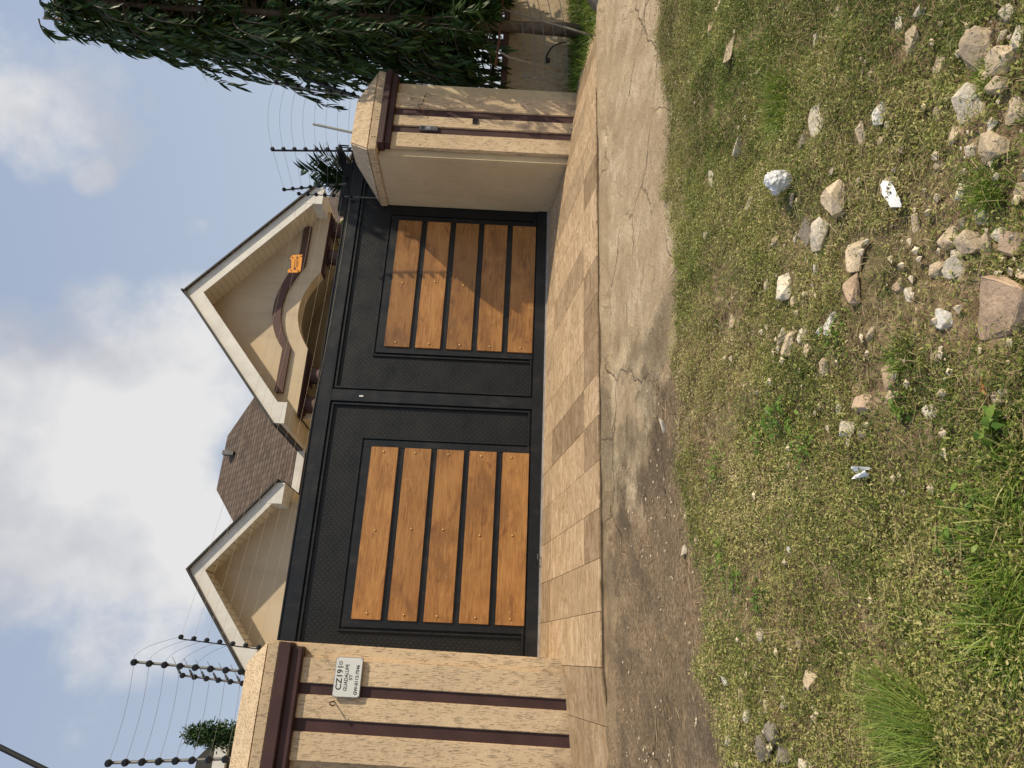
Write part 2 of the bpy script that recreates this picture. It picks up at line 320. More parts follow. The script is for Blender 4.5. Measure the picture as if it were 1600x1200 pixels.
# ------------------------------------------------------------------ mesh helpers
class MB:
    def __init__(s): s.v = []; s.f = []
    def add(s, vs, fs):
        o = len(s.v); s.v += [tuple(v) for v in vs]; s.f += [tuple(i+o for i in f) for f in fs]; return s
    def box(s, x0, x1, y0, y1, z0, z1):
        return s.add([(x0,y0,z0),(x1,y0,z0),(x1,y1,z0),(x0,y1,z0),(x0,y0,z1),(x1,y0,z1),(x1,y1,z1),(x0,y1,z1)],
                     [(0,3,2,1),(4,5,6,7),(0,1,5,4),(1,2,6,5),(2,3,7,6),(3,0,4,7)])
    def hexa(s, p): return s.add(p, [(0,3,2,1),(4,5,6,7),(0,1,5,4),(1,2,6,5),(2,3,7,6),(3,0,4,7)])
    def prism(s, pts, y0, y1):
        "outline in X-Z extruded along Y (outline counter-clockwise seen from -Y)"
        n = len(pts); vs = [(x, y0, z) for x, z in pts]+[(x, y1, z) for x, z in pts]
        fs = [tuple(range(n)), tuple(range(2*n-1, n-1, -1))]+[(i, n+i, n+(i+1) % n, (i+1) % n) for i in range(n)]
        return s.add(vs, fs)
    def tube(s, pts, r, n=8, cap=True):
        pts = [Vector(p) for p in pts]; rs = r if isinstance(r, (list, tuple)) else [r]*len(pts); rings = []
        ref = Vector((0, 0, 1))
        if abs((pts[-1]-pts[0]).normalized().dot(ref)) > .9: ref = Vector((1, 0, 0))
        for i, p in enumerate(pts):
            d = (pts[min(i+1, len(pts)-1)]-pts[max(i-1, 0)]).normalized()
            a = d.cross(ref).normalized(); b = a.cross(d)
            rings.append([p+(a*math.cos(2*math.pi*k/n)+b*math.sin(2*math.pi*k/n))*rs[i] for k in range(n)])
        fs = []
        for i in range(len(pts)-1):
            for k in range(n): fs.append((i*n+k, i*n+(k+1) % n, (i+1)*n+(k+1) % n, (i+1)*n+k))
        if cap: fs += [tuple(range(n-1, -1, -1)), tuple(range((len(pts)-1)*n, len(pts)*n))]
        return s.add([v for r_ in rings for v in r_], fs)
    def ball(s, c, r, n=8, m=5, sc=(1, 1, 1)):
        vs = [(c[0], c[1], c[2]+r*sc[2])]
        for i in range(1, m):
            t = math.pi*i/m
            for k in range(n):
                a = 2*math.pi*k/n; vs.append((c[0]+r*sc[0]*math.sin(t)*math.cos(a), c[1]+r*sc[1]*math.sin(t)*math.sin(a), c[2]+r*sc[2]*math.cos(t)))
        vs.append((c[0], c[1], c[2]-r*sc[2])); fs = []
        for k in range(n):
            fs.append((0, 1+k, 1+(k+1) % n)); e = 1+(m-2)*n; fs.append((len(vs)-1, e+(k+1) % n, e+k))
            for i in range(m-2): a = 1+i*n; fs.append((a+k, a+n+k, a+n+(k+1) % n, a+(k+1) % n))
        return s.add(vs, fs)
    def shear(s, k, z0): s.v = [(x+k*(z-z0), y, z) for x, y, z in s.v]; return s
    def build(s, name, mat, parent=None, bevel=0, smooth=False, o=None, kind=None):
        me = bpy.data.meshes.new(name); org = Vector((0, 0, 0)) if o is None else Vector(o)
        if parent is not None:
            p = parent
            while p.parent: p = p.parent
            org = Vector(p.location)
        me.from_pydata([tuple(Vector(v)-org) for v in s.v], [], s.f); me.update()
        bm = bmesh.new(); bm.from_mesh(me); bmesh.ops.recalc_face_normals(bm, faces=bm.faces[:])
        if bevel: bmesh.ops.bevel(bm, geom=bm.edges[:]+bm.verts[:], offset=bevel, segments=2, affect='EDGES', clamp_overlap=True)
        bm.to_mesh(me); bm.free()
        if smooth:
            for p_ in me.polygons: p_.use_smooth = True
        me.materials.append(mat); ob = bpy.data.objects.new(name, me); COL.objects.link(ob)
        if parent is not None: ob.parent = parent
        elif o is not None: ob.location = org
        if kind: ob['kind'] = kind
        return ob
def thing(name, label, cat, loc, group=None):
    o = bpy.data.objects.new(name, None); COL.objects.link(o); o.location = loc; o['label'] = label; o['category'] = cat; o.empty_display_size = .1
    if group: o['group'] = group
    return o
def tag(o, label, cat, group=None):
    o['label'] = label; o['category'] = cat
    if group: o['group'] = group
    return o
def npmesh(name, V, F, mat, tint=None, parent=None, kind=None, smooth=False, org=None):
    V = np.asarray(V, np.float32); F = np.asarray(F, np.int32); k = F.shape[1]
    if org is not None: V = V-np.array(org, np.float32)
    me = bpy.data.meshes.new(name); me.vertices.add(len(V)); me.vertices.foreach_set('co', V.ravel())
    me.loops.add(F.size); me.loops.foreach_set('vertex_index', F.ravel())
    me.polygons.add(len(F)); me.polygons.foreach_set('loop_start', np.arange(0, F.size, k, dtype=np.int32))
    me.update(calc_edges=True)
    if tint is not None:
        a = me.attributes.new('tint', 'FLOAT', 'FACE'); a.data.foreach_set('value', np.asarray(tint, np.float32))
    me.polygons.foreach_set('use_smooth', np.full(len(F), bool(smooth)))
    me.materials.append(mat); ob = bpy.data.objects.new(name, me); COL.objects.link(ob)
    if parent is not None: ob.parent = parent
    if kind: ob['kind'] = kind
    return ob
def vnoise(X, Y, s, seed=0):
    "smooth value noise on arrays"
    r = np.random.default_rng(seed); T = r.random((64, 64)); x = X*s+100; y = Y*s+100
    xi = np.floor(x).astype(int); yi = np.floor(y).astype(int); fx = x-xi; fy = y-yi; fx = fx*fx*(3-2*fx); fy = fy*fy*(3-2*fy)
    g = lambda a, b: T[a % 64, b % 64]
    return (g(xi, yi)*(1-fx)+g(xi+1, yi)*fx)*(1-fy)+(g(xi, yi+1)*(1-fx)+g(xi+1, yi+1)*fx)*fy
def fbm(X, Y, s, seed=0, o=4): return sum(vnoise(X, Y, s*2**i, seed+i)*.5**i for i in range(o))/sum(.5**i for i in range(o))

# ------------------------------------------------------------------ the ground
def gz(X, Y): return np.where(Y > -9.5, -.107+.135*Y, -1.39)
def grid(name, x0, x1, y0, y1, st, fz, mat):
    xs = np.linspace(x0, x1, int((x1-x0)/st)+1); ys = np.linspace(y0, y1, int((y1-y0)/st)+1)
    X, Y = np.meshgrid(xs, ys); Z = fz(X, Y); V = np.stack([X, Y, Z], -1).reshape(-1, 3); nx = len(xs)
    i = (np.arange(len(ys)-1)[:, None]*nx+np.arange(nx-1)).ravel(); F = np.stack([i, i+1, i+nx+1, i+nx], 1)
    return npmesh(name, V, F, mat, kind='structure', smooth=True)
g = MB(); rows = [(-400, -1.50), (-9.5, -1.50), (-2.0, -.55), (.3, -.22), (400, -.22)]
for (ya, za), (yb, zb) in zip(rows[:-1], rows[1:]): g.add([(-400, ya, za), (400, ya, za), (400, yb, zb), (-400, yb, zb)], [(0, 1, 2, 3)])
g.build('ground', GROUND, kind='structure')
MB().box(-14, 30, .12, 26, -.21, -.03).build('yard_paving', PAVE, kind='structure')
def verge_edge(X): return -3.56-.10*np.clip(1.5-X, 0, 1.8)-.24*(vnoise(X, X*0, 2.2, 5)-.5)-.16*(vnoise(X, X*0, 9, 6)-.5)
def fz_street(X, Y):
    soft = np.clip((1.6-X)/1.0, 0, 1)
    z = gz(X, Y)+(fbm(X, Y, 1.6, 3)-.5)*.03+(fbm(X, Y, 9, 8)-.5)*(.010+.022*soft)
    e = Y+2.205+(fbm(X, Y*0, 2.2, 12)-.5)*.10+.02*np.sin(X*3)
    return z+np.clip(e/.03, 0, 1)*(.035+.02*vnoise(X, Y, 3, 14))*(1-.5*soft)
grid('street', -5, 14, -3.95, -2.08, .02, fz_street, STREET)
def fz_verge(X, Y):
    k = np.clip((verge_edge(X)-Y)/.35, -1, 1)
    return gz(X, Y)+(fbm(X, Y, 1.2, 21)-.5)*.10*np.clip(k, 0, 1)+(fbm(X, Y, 5, 22)-.5)*.075*np.clip(k+.3, 0, 1)+(fbm(X, Y, 16, 23)-.5)*.02-.045*(k < 0)+.006
grid('verge', -5, 14, -11.5, -3.35, .035, fz_verge, SOIL)

# ------------------------------------------------------------------ tiled apron
def az(X, Y): return .15*Y-.11*max(0, -X)-.10*max(0, X-5.4)-.004
slab = MB()
xs = [-4.2, -1.2, 0, 5.4, 6.85]
for a, b in zip(xs[:-1], xs[1:]):
    p = [(a, -2.075, az(a, -2.075)-.16), (b, -2.075, az(b, -2.075)-.16), (b, .1, az(b, 0)-.22), (a, .1, az(a, 0)-.22),
         (a, -2.075, az(a, -2.075)-.013), (b, -2.075, az(b, -2.075)-.013), (b, .1, az(b, 0)-.003), (a, .1, az(a, 0)-.003)]
    slab.hexa(p)
slab.build('apron_slab', simple('mortar_edge', (.34, .25, .155), .95, .35, 9, .6, 40), kind='structure')
apron = thing('tiled_apron', 'sloping driveway apron of beige wood-look tiles in front of the gate', 'paving', (2.7, -1, -.15))
rowsY = [(-.01, -.45), (-.45, -1.665), (-1.665, -2.09)]
k = -11
while .37+.385*k < 6.8:
    xa = .37+.385*k+.0025; xb = xa+.380
    for ri, (ya, yb) in enumerate(rowsY):
        y1 = ya-.0025; y0 = yb+.0025
        if xb < -.02 and y1 > -1.0: y1 = min(y1, -.93)
        if xb > 5.5 and y1 > -1.0: y1 = min(y1, -.93)
        if y1 <= y0: continue
        dz = random.uniform(-.0015, .0015)
        c = [(xa, y0), (xb, y0), (xb, y1), (xa, y1)]
        MB().hexa([(x, y, az(x, y)-.012) for x, y in c]+[(x, y, az(x, y)+dz) for x, y in c]).build('tile', TILE, apron)
    k += 1

# ------------------------------------------------------------------ gate
gate = thing('driveway_gate', 'black tread-plate steel gate with two panels of orange wooden boards', 'gate', (2.8, 0, 0))
GX0, GX1 = -.75, 6.2
fr = MB()
fr.box(GX0, GX1, -.035, .035, 2.44, 2.60); fr.box(GX0, GX1, -.034, .034, .015, .135)
fr.box(2.685, 2.825, -.033, .033, .135, 2.44); fr.box(GX0, GX0+.12, -.033, .033, .135, 2.44); fr.box(GX1-.12, GX1, -.033, .033, .135, 2.44)
fr.box(GX0, GX1, -.045, .045, 2.602, 2.618)
fr.build('frame', BLACK, gate, .003)
for (a, b, nm) in ((GX0+.12, 2.685, 'tread_plate'), (2.825, GX1-.12, 'tread_plate')):
    MB().box(a, b, .0, .006, .135, 2.44).build(nm, PLATE, gate)
def mould(rect, w, y0, y1, sides='LRTB'):
    x0, x1, z0, z1 = rect; m = MB()
    if 'L' in sides: m.box(x0, x0+w, y0, y1, z0, z1)
    if 'R' in sides: m.box(x1-w, x1, y0, y1, z0, z1)
    if 'T' in sides: m.box(x0+w, x1-w, y0, y1, z1-w, z1)
    if 'B' in sides: m.box(x0+w, x1-w, y0, y1, z0, z0+w)
    return m
for rect in ((.02, 2.665, .155, 2.42), (2.845, 5.75, .155, 2.42)):
    mould(rect, .022, -.026, -.001).build('moulding', BLACK, gate, .002)
BZ = [(1.905-i*.3645, 1.905-i*.3645-.297) for i in range(5)]
for (x0, x1) in ((.334, 2.158), (3.387, 5.172)):
    m = MB(); zb = BZ[-1][1]
    m.box(x0-.075, x0, -.030, -.001, .15, 2.0); m.box(x1, x1+.075, -.030, -.001, .15, 2.0)
    m.box(x0, x1, -.0295, -.001, 1.907, 2.0)
    for i in range(4): m.box(x0, x1, -.024, -.001, BZ[i+1][0]+.001, BZ[i][1]-.001)
    m.build('board_frame', BLACK, gate, .002)
    mould((x0-.115, x1+.115, .18, 2.04), .02, -.020, -.001, 'LRT').build('moulding', BLACK, gate, .002)
    for i, (zt, zb) in enumerate(BZ):
        j = lambda a=.004: random.uniform(-a, a)
        bd = MB().hexa([(x0+.002, -.045, zb+j()), (x1-.002, -.045, zb+j()), (x1-.002, -.02, zb), (x0+.002, -.02, zb),
                        (x0+.002, -.045, zt+j()), (x1-.002, -.045, zt+j()), (x1-.002, -.02, zt), (x0+.002, -.02, zt)])
        bo = bd.build('board', WOOD, gate, .003)
        bo.location = (0, 0, 0)
        zc = (zt+zb)/2
        for xx in (x0+.06, (x0+x1)/2+j(.03), x1-.06):
            MB().ball((xx, -.046, zc+j(.02)+(.03 if xx == x1-.06 else 0)), .0135, 8, 4, (1, .6, 1)).build('screw', BRASS, bo, smooth=True)
MB().box(2.742, 2.758, -.038, -.0345, 2.075, 2.12).build('sticker', PAPER, gate)
m = MB().tube([(1.05, -.04, .03), (1.05, -.075, .03), (1.0, -.085, .03), (.96, -.075, .03), (.96, -.04, .03)], .008, 6)
m.build('pull_ring', BLKSTEEL, gate)
tag(MB().box(-.72, 5.40, -.045, .05, -.012, .008).build('gate_track', simple('grey_track', (.34, .32, .30), .6, .2, 10, .2, metal=.2), o=(0, 0, 0)),
    'narrow grey steel track under the black gate', 'gate track')

# ------------------------------------------------------------------ pillars
def frustum(m, x0, x1, y0, y1, z0, X0, X1, Y0, Y1, z1):
    return m.hexa([(x0,y0,z0),(x1,y0,z0),(x1,y1,z0),(x0,y1,z0),(X0,Y0,z1),(X1,Y0,z1),(X1,Y1,z1),(X0,Y1,z1)])
def rough_cap(m, ob):
    pass
def pillar(name, label, body, panel, stripes, zc, ct, cap, sh, zbot, cornx):
    o = thing(name, label, 'gate pillar', ((body[0]+body[1])/2, -.5, zbot+.1))
    zt = cap[0]
    B = MB().box(body[0], body[1], -.945, -.0 if sh == 0 else .3, zbot, zt); 
    if sh: B.shear(sh, 2.1)
    B.build('body', PLASTER if sh else PLASTER2, o, .012)
    edges = [panel[1]]+[e_ for st in stripes for e_ in st]+[panel[0]]   # right to left
    for i in range(0, len(edges), 2):
        b_ = MB().box(edges[i+1], edges[i], -1.0, -.9452, zbot, zc)
        if sh: b_.shear(sh, 2.1)
        b_.build('plaster_strip', PLASTER, o, .006)
    for (a, b) in stripes:
        b_ = MB().box(b, a, -.982, -.9455, zbot+.02, zc)
        if sh: b_.shear(sh, 2.1)
        b_.build('painted_stripe', BROWN, o)
    h = (ct-zc)
    cn = MB().box(cornx[0]+.03, cornx[1]-.03, -1.045, -.94, zc, zc+h*.48).box(cornx[0], cornx[1], -1.085, -.935, zc+h*.48, ct)
    cn.build('cornice', BROWN, o, .008)
    z0, z1, z2, bx, tx = cap
    cp = frustum(MB(), bx[0]+.01, bx[1]-.01, bx[2]+.01, bx[3]-.01, z0, bx[0], bx[1], bx[2], bx[3], z1)
    cp.build('cap_band', PLASTER, o, .012)
    frustum(MB(), bx[0]+.004, bx[1]-.004, bx[2]+.004, bx[3]-.004, z1-.001, *tx, z2).build('cap', PLASTER, o, .015)
    return o
lp = pillar('gate_pillar', 'cream pillar with two brown stripes carrying the white house number plate', (-1.6, .085), (-.82, -.031),
            [(-.235, -.322), (-.505, -.605)], 2.09, 2.285, (2.286, 2.385, 2.60, (-1.7, .095, -1.075, .3), (-1.5, -.10, -.90, .1)), .021, -.45, (-1.0, .08))
rp = pillar('gate_pillar', 'cream pillar with two brown stripes and a black hole, beside the leafy tree', (5.42, 6.55), (5.52, 6.34),
            [(6.11, 6.0), (5.84, 5.74)][0:2], 1.93, 2.07, (2.071, 2.17, 2.405, (5.405, 6.62, -1.06, .02), (5.56, 6.22, -.97, -.60)), 0, -.45, (5.49, 6.62))
# fittings of the right pillar, each fixed on it
p = at(743, 190, 1, -1.0); o = thing('socket_hole', 'small square black socket hole low on the striped pillar beside the tree', 'socket', (p.x, -1.0, p.z))
m = MB(); s_ = .035
for (a, b, c, d) in ((-s_, s_, s_-.01, s_), (-s_, s_, -s_, -s_+.01), (-s_, -s_+.01, -s_+.01, s_-.01), (s_-.01, s_, -s_+.01, s_-.01)):
    m.box(p.x+a, p.x+b, -1.012, -1.0005, p.z+c, p.z+d)
m.build('rim', BLKSTEEL, o); MB().box(p.x-.025, p.x+.025, -1.003, -1.0005, p.z-.025, p.z+.025).build('hole', INK, o)
MB().tube([(p.x-.01, -1.003, p.z), (p.x+.01, -1.02, p.z-.012), (p.x+.02, -1.02, p.z+.012), (p.x-.005, -1.025, p.z+.015)], .003, 5).build('cable_end', RUST, o)
p = at(670, 202, 1, -.985); o = thing('intercom', 'grey intercom unit with white button on a brown stripe', 'intercom', (p.x, -.985, p.z))
MB().box(p.x-.035, p.x+.035, -1.01, -.983, p.z-.11, p.z+.11).build('housing', BOXGREY, o, .004)
MB().box(p.x-.03, p.x+.03, -1.014, -1.0105, p.z-.03, p.z+.03).build('speaker_panel', simple('light_grey_panel', (.2, .2, .21), .4, .1, 10, 0), o)
MB().ball((p.x, -1.016, p.z), .008, 8, 4).build('button', SIGNW, o)
MB().box(p.x-.02, p.x+.02, -1.013, -1.0105, p.z+.05, p.z+.09).build('lens_window', INK, o)
pts = [at(x, y, 1, -1.02-.02*(i % 2)) for i, (x, y) in enumerate([(663, 180), (661, 172), (655, 168), (653, 163), (660, 163), (662, 156), (663, 150), (668, 146), (674, 150)])]
tag(MB().tube(pts, .0045, 5).build('twisted_wire', RUST, o=pts[0]), 'twisted rusty wire sticking out of the striped pillar by the tree', 'wire')
pts = [Vector((-.37, -1.0, 1.78)), Vector((-.372, -1.05, 1.79)), Vector((-.375, -1.08, 1.80)), Vector((-.392, -1.085, 1.79)), Vector((-.40, -1.08, 1.77)), Vector((-.392, -1.07, 1.755))]
tag(MB().tube(pts, .006, 6).build('wall_hook', RUST, o=pts[0]), 'small bent iron hook below the house number plate', 'hook')

# ---- house number plate
a, b, c, d = (at(x, y, 1, -1.035) for x, y in ((517.8, 1088), (527, 1025.5), (568.8, 1028), (560.6, 1091.6)))
pl = thing('house_number_plate', 'white plate reading CZ191 Guadalupe St on the striped pillar', 'number plate', (a+c)/2)
x0, x1, z0, z1 = (a.x+d.x)/2, (b.x+c.x)/2, (c.z+d.z)/2, (a.z+b.z)/2; w = x1-x0; h = z1-z0
def rrect(x0, x1, z0, z1, r, n=5):
    P = []
    for cx, cz, s in ((x0+r, z0+r, 180), (x1-r, z0+r, 270), (x1-r, z1-r, 0), (x0+r, z1-r, 90)):
        for i in range(n+1): t = math.radians(s+90*i/n); P.append((cx+r*math.cos(t), cz+r*math.sin(t)))
    return P
MB().prism(rrect(x0, x1, z0, z1, .018), -1.035, -1.022).build('rim', GREYINK, pl)
MB().prism(rrect(x0+.005, x1-.005, z0+.005, z1-.005, .014), -1.0375, -1.0352).build('face', SIGNW, pl)
MB().box(x0+.05, x1-.05, -1.0215, -1.0005, z0+.04, z1-.04).build('mount', GREYINK, pl)
def text(body, cx, cz, size, width, bold, parent, y, mat=INK, name='lettering'):
    cu = bpy.data.curves.new('t', 'FONT'); cu.body = body; cu.size = size; cu.extrude = .0004; cu.resolution_u = 6; cu.offset = bold; cu.align_x = 'CENTER'; cu.align_y = 'CENTER'
    to = bpy.data.objects.new('t', cu); COL.objects.link(to); bpy.context.view_layer.update()
    dg = bpy.context.evaluated_depsgraph_get(); me = bpy.data.meshes.new_from_object(to.evaluated_get(dg)); bpy.data.objects.remove(to)
    xs_ = [v.co.x for v in me.vertices]; sc = width/(max(xs_)-min(xs_)); mid = (max(xs_)+min(xs_))/2
    ys_ = [v.co.y for v in me.vertices]; my = (max(ys_)+min(ys_))/2; sy = size*.72/(max(ys_)-min(ys_))
    org = parent.location
    for v in me.vertices: v.co = Vector((cx+(v.co.x-mid)*sc, y-v.co.z, cz+(v.co.y-my)*sy))-org
    me.materials.append(mat); ob = bpy.data.objects.new(name, me); COL.objects.link(ob); ob.parent = parent; return ob
X = lambda u: x0+w*u; Z = lambda v: z1-h*v
text('CZ191', X(.47), Z(.19), .068, w*.58, .0009, pl, -1.0382)
text('GUADALUPE', X(.49), Z(.44), .042, w*.66, .0004, pl, -1.0382)
text('ST', X(.50), Z(.61), .038, w*.14, .0004, pl, -1.0382)
text('GW-0112-7546', X(.44), Z(.83), .040, w*.74, .0009, pl, -1.0382)
em = mould((X(.80), X(.89), Z(.25), Z(.12)), .006, -1.0386, -1.0377); em.box(X(.835), X(.855), -1.0386, -1.0377, Z(.20), Z(.17)); em.build('emblem', GREYINK, pl)
for u, v in ((.04, .05), (.96, .06), (.04, .94), (.96, .94)): MB().ball((X(u), -1.038, Z(v)), .003, 6, 3).build('screw', INK, pl)

# ------------------------------------------------------------------ right side: low wall, railing, bed
WY = -.5
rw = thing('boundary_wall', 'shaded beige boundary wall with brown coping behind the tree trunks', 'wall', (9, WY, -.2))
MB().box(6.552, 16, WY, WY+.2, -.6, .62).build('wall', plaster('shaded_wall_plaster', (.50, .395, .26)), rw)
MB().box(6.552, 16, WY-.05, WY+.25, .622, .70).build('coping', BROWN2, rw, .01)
MB().box(6.62, 6.86, WY-.12, WY-.001, .52, .615).build('bracket', BROWN2, rw, .005)
rl = thing('wall_railing', 'black vertical-bar railing on top of the boundary wall behind the leaves', 'railing', (9, WY+.1, .7))
for i in range(40):
    xx = 6.70+i*.14
    MB().box(xx, xx+.025, WY+.09, WY+.115, .70, 2.15).build('bar', BLKSTEEL, rl)
MB().box(6.552, 12.4, WY+.085, WY+.12, .80, .84).box(6.552, 12.4, WY+.085, WY+.12, 2.0, 2.04).build('rail', BLKSTEEL, rl)
p = at(855, 95, 1, WY); o = thing('wall_socket', 'small black socket on the shaded wall with a curved cable', 'socket', p)
MB().box(p.x-.04, p.x+.04, WY-.02, WY-.001, p.z-.035, p.z+.035).build('housing', INK, o, .004)
MB().tube([at(x, y, 1, WY-.02) for x, y in ((852, 93), (857, 80), (864, 72), (876, 67), (886, 66))], .008, 6).build('cable', CABLE, o, smooth=True)
def fz_bed(X, Y): return np.minimum(.15*Y-.10*np.clip(X-5.4, 0, 1.6), 9)*1.0-.0+(fbm(X, Y, 3, 40)-.5)*.07-.03
grid('planting_bed', 6.56, 14, -2.2, -.501, .05, fz_bed, SOIL)

# ------------------------------------------------------------------ vegetation builders
def rot_frames(d, twist):
    "orthonormal side/normal for directions d (N,3)"
    up_ = np.tile([0, 0, 1.], (len(d), 1)); s_ = np.cross(d, up_); n_ = np.linalg.norm(s_, axis=1, keepdims=True); s_ = np.where(n_ > 1e-3, s_/np.maximum(n_, 1e-3), [1, 0, 0])
    n = np.cross(s_, d); c = np.cos(twist)[:, None]; q = np.sin(twist)[:, None]
    return s_*c+n*q, n*c-s_*q
def strips(P, D, Lg, Wd, bend, twist, seg=3, profile=None, fold=0):
    "curved tapering leaves: base P, direction D, length, width, downward bend"
    n = len(P); s_, nn = rot_frames(D, twist)
    if profile is None: profile = [.9, 1, .7, .05][:seg+1]
    V = np.zeros((n, (seg+1)*2, 3)); 
    for i in range(seg+1):
        t = i/seg; c = P+D*(Lg*t)[:, None]+np.array([0, 0, -1.])*(bend*Lg*t*t)[:, None]
        w = (Wd*profile[i]*.5)[:, None]; V[:, 2*i] = c-s_*w; V[:, 2*i+1] = c+s_*w
        if 0 < i < seg and fold: V[:, 2*i] += nn*w*fold
    base = (np.arange(n)*(seg+1)*2)[:, None]
    F = np.concatenate([base+np.array([2*i, 2*i+1, 2*i+3, 2*i+2]) for i in range(seg)], 0)
    return V.reshape(-1, 3), F, np.tile(np.arange(n), seg)
def unit(a): return a/np.maximum(np.linalg.norm(a, axis=1, keepdims=True), 1e-6)
def veg(name, P, D, Lg, Wd, bend, mat, tint, seg=3, profile=None, parent=None, kind=None, fold=0, twist=None):
    if twist is None: twist = rng.uniform(-.8, .8, len(P))
    V, F, idx = strips(P, D, Lg, Wd, bend, twist, seg, profile, fold)
    org = None
    if parent is not None:
        rp = parent
        while rp.parent: rp = rp.parent
        org = tuple(rp.location)
    return npmesh(name, V, F, mat, tint[idx], parent, kind, org=org)

# mast trees: branchlets that droop, clothed with hanging lance-shaped leaves
def mast_tree(tx, ty, zb, H, R, nb, label, seed, tr=.075, lean=0, near=0):
    r = np.random.default_rng(seed); o = thing('mast_tree', label, 'tree', (tx, ty, zb), 'tall weeping trees inside the planting bed')
    pts = [(tx+lean*t*t*.5+.03*math.sin(5*t+seed), ty+.02*math.cos(7*t), zb-.1+t*(H-.1)) for t in [i/9 for i in range(10)]]
    MB().tube(pts, [tr*(1.25 if i == 0 else 1-.085*i) for i in range(10)], 10).build('trunk', BARK, o, smooth=True)
    z = zb+1.0+(H-1.15)*r.random(nb)**.92; a = r.uniform(0, 2*np.pi, nb); hfrac = (z-zb)/H
    rad = R*(np.clip(1.18-hfrac**2.6, .1, 1))*r.uniform(.62, 1.12, nb)*(1+.22*np.sin(z*2.3+seed)+.12*np.sin(z*5.1))
    rad *= np.clip((z-zb)/1.5, .75, 1)*(1-.27*np.exp(-((z-2.9)/.75)**2))
    Pl = []; Dl = []; br = MB(); tw = []
    for i in range(nb):
        ca, sa = math.cos(a[i]), math.sin(a[i]); bx = tx+lean*hfrac[i]**2*.5; drop = rad[i]*r.uniform(.65, 1.25)
        K = 6; path = [Vector((bx+ca*rad[i]*math.sin(t*1.45)/.993, ty+sa*rad[i]*math.sin(t*1.45)/.993, z[i]+.15*rad[i]*math.sin(3*t)-drop*t**1.6)) for t in [j/K for j in range(K+1)]]
        path = [Vector((q.x, q.y, max(q.z, zb+.96+.14*(i % 5)))) for q in path]
        if i % 2 == 0: br.tube(path, [.014-.0018*j for j in range(K+1)], 4, False)
        nl = int(17+rad[i]*20)
        for j in range(nl):
            t = .18+.82*(j+r.random())/nl; f_ = t*K; q0 = min(int(f_), K-1); q = path[q0].lerp(path[q0+1], f_-q0); dr = (path[q0+1]-path[q0]).normalized()
            side = dr.cross(Vector((0, 0, 1)))
            if side.length < .05: side = Vector((-sa, ca, 0))
            side.normalize(); sgn = 1 if j % 2 else -1
            d = dr*.75+side*sgn*r.uniform(.35, .95)+Vector((0, 0, -r.uniform(.1, 1.5)))+Vector(r.normal(0, .25, 3))
            Pl.append(q); Dl.append(d.normalized())
    br.build('branches', BARK, o)
    P = np.array([tuple(p_) for p_ in Pl]); D = np.array([tuple(d_) for d_ in Dl]); n = len(P)
    Lg = r.uniform(.13, .215, n); Wd = Lg*r.uniform(.17, .23, n); ti = np.clip(r.beta(2, 3, n), 0, .9)
    ti[r.random(n) < .015] = 1
    prof = [.25, .95, 1, .62, .04]
    if near:
        # the nearest leaves are objects of their own
        dd = np.linalg.norm(P-np.array(CAM), axis=1)+np.abs(P[:, 2]-1.6)*.25; idx = np.argsort(dd)[:near]; mask = np.ones(n, bool); mask[idx] = False
        V, F, ii = strips(np.zeros((1, 3)), np.array([[0, 0, -1.]]), np.array([1.]), np.array([.2]), np.array([0.]), np.array([0.]), 4, prof, .35)
        V[:, 1] += .12*(V[:, 2]**2)
        me = None
        for q in idx:
            if me is None:
                ob = npmesh('leaf', V, F, TREELEAF, np.full(len(F), .42), o); me = ob.data
            else:
                ob = bpy.data.objects.new('leaf', me); COL.objects.link(ob); ob.parent = o
            ob.location = Vector(P[q])-o.location; ob.rotation_mode = 'QUATERNION'
            ob.rotation_quaternion = Vector(D[q]).to_track_quat('-Z', 'Y') @ Matrix.Rotation(r.uniform(-.8, .8), 3, 'Z').to_quaternion(); ob.scale = (Lg[q],)*3
        P, D, Lg, Wd, ti = P[mask], D[mask], Lg[mask], Wd[mask], ti[mask]; n = len(P)
    veg('crown', P, D, Lg, Wd, r.uniform(0, .25, n), TREELEAF, ti, 4, prof, o, 'stuff', .35)
    return o
mast_tree(7.52, -1.0, -.26, 7.0, .98, 430, 'dense weeping tree next to the striped pillar, grey trunk over the grass', 1, .075, .25, 280)
mast_tree(8.35, -1.25, -.30, 6.2, .95, 380, 'weeping tree with a bent trunk at the very edge of the photo', 2, .06, .3)
mast_tree(8.6, -.15+.35, -.1, 7.9, 1.0, 260, 'weeping tree rising behind the railing of the boundary wall', 3, .07)

def sticks(lst, name, label, mat, cat, r=.014):
    for (q, lb) in lst:
        pts = [at(x, y, 1, Y) for x, y, Y in q]; tag(MB().tube(pts, r, 6).build(name, mat, o=pts[0], smooth=True), lb, cat)
sticks([([(783, 6, -1.35), (790, 16, -1.35), (880, 42, -1.4), (930, 57, -1.6)], 'thin grey stick leaning in the bed between the two trunks'),
        ([(782, 82, -1.25), (797, 90, -1.25), (838, 101, -1.2), (876, 112, -1.1)], 'knotted stick leaning beside the wall socket'),
        ([(818, 118, -1.0), (848, 124, -1.0), (890, 140, -.95)], 'lowest knotted stick close to the striped pillar base')], 'stick', '', STICK, 'stick', .013)
sticks([([(786, -14, -1.4), (784, 20, -1.38), (780, 60, -1.3), (774, 105, -1.2)], 'rusty horizontal pole tied across in front of the tree trunks')], 'rusty_pole', '', RUST, 'pole', .016)
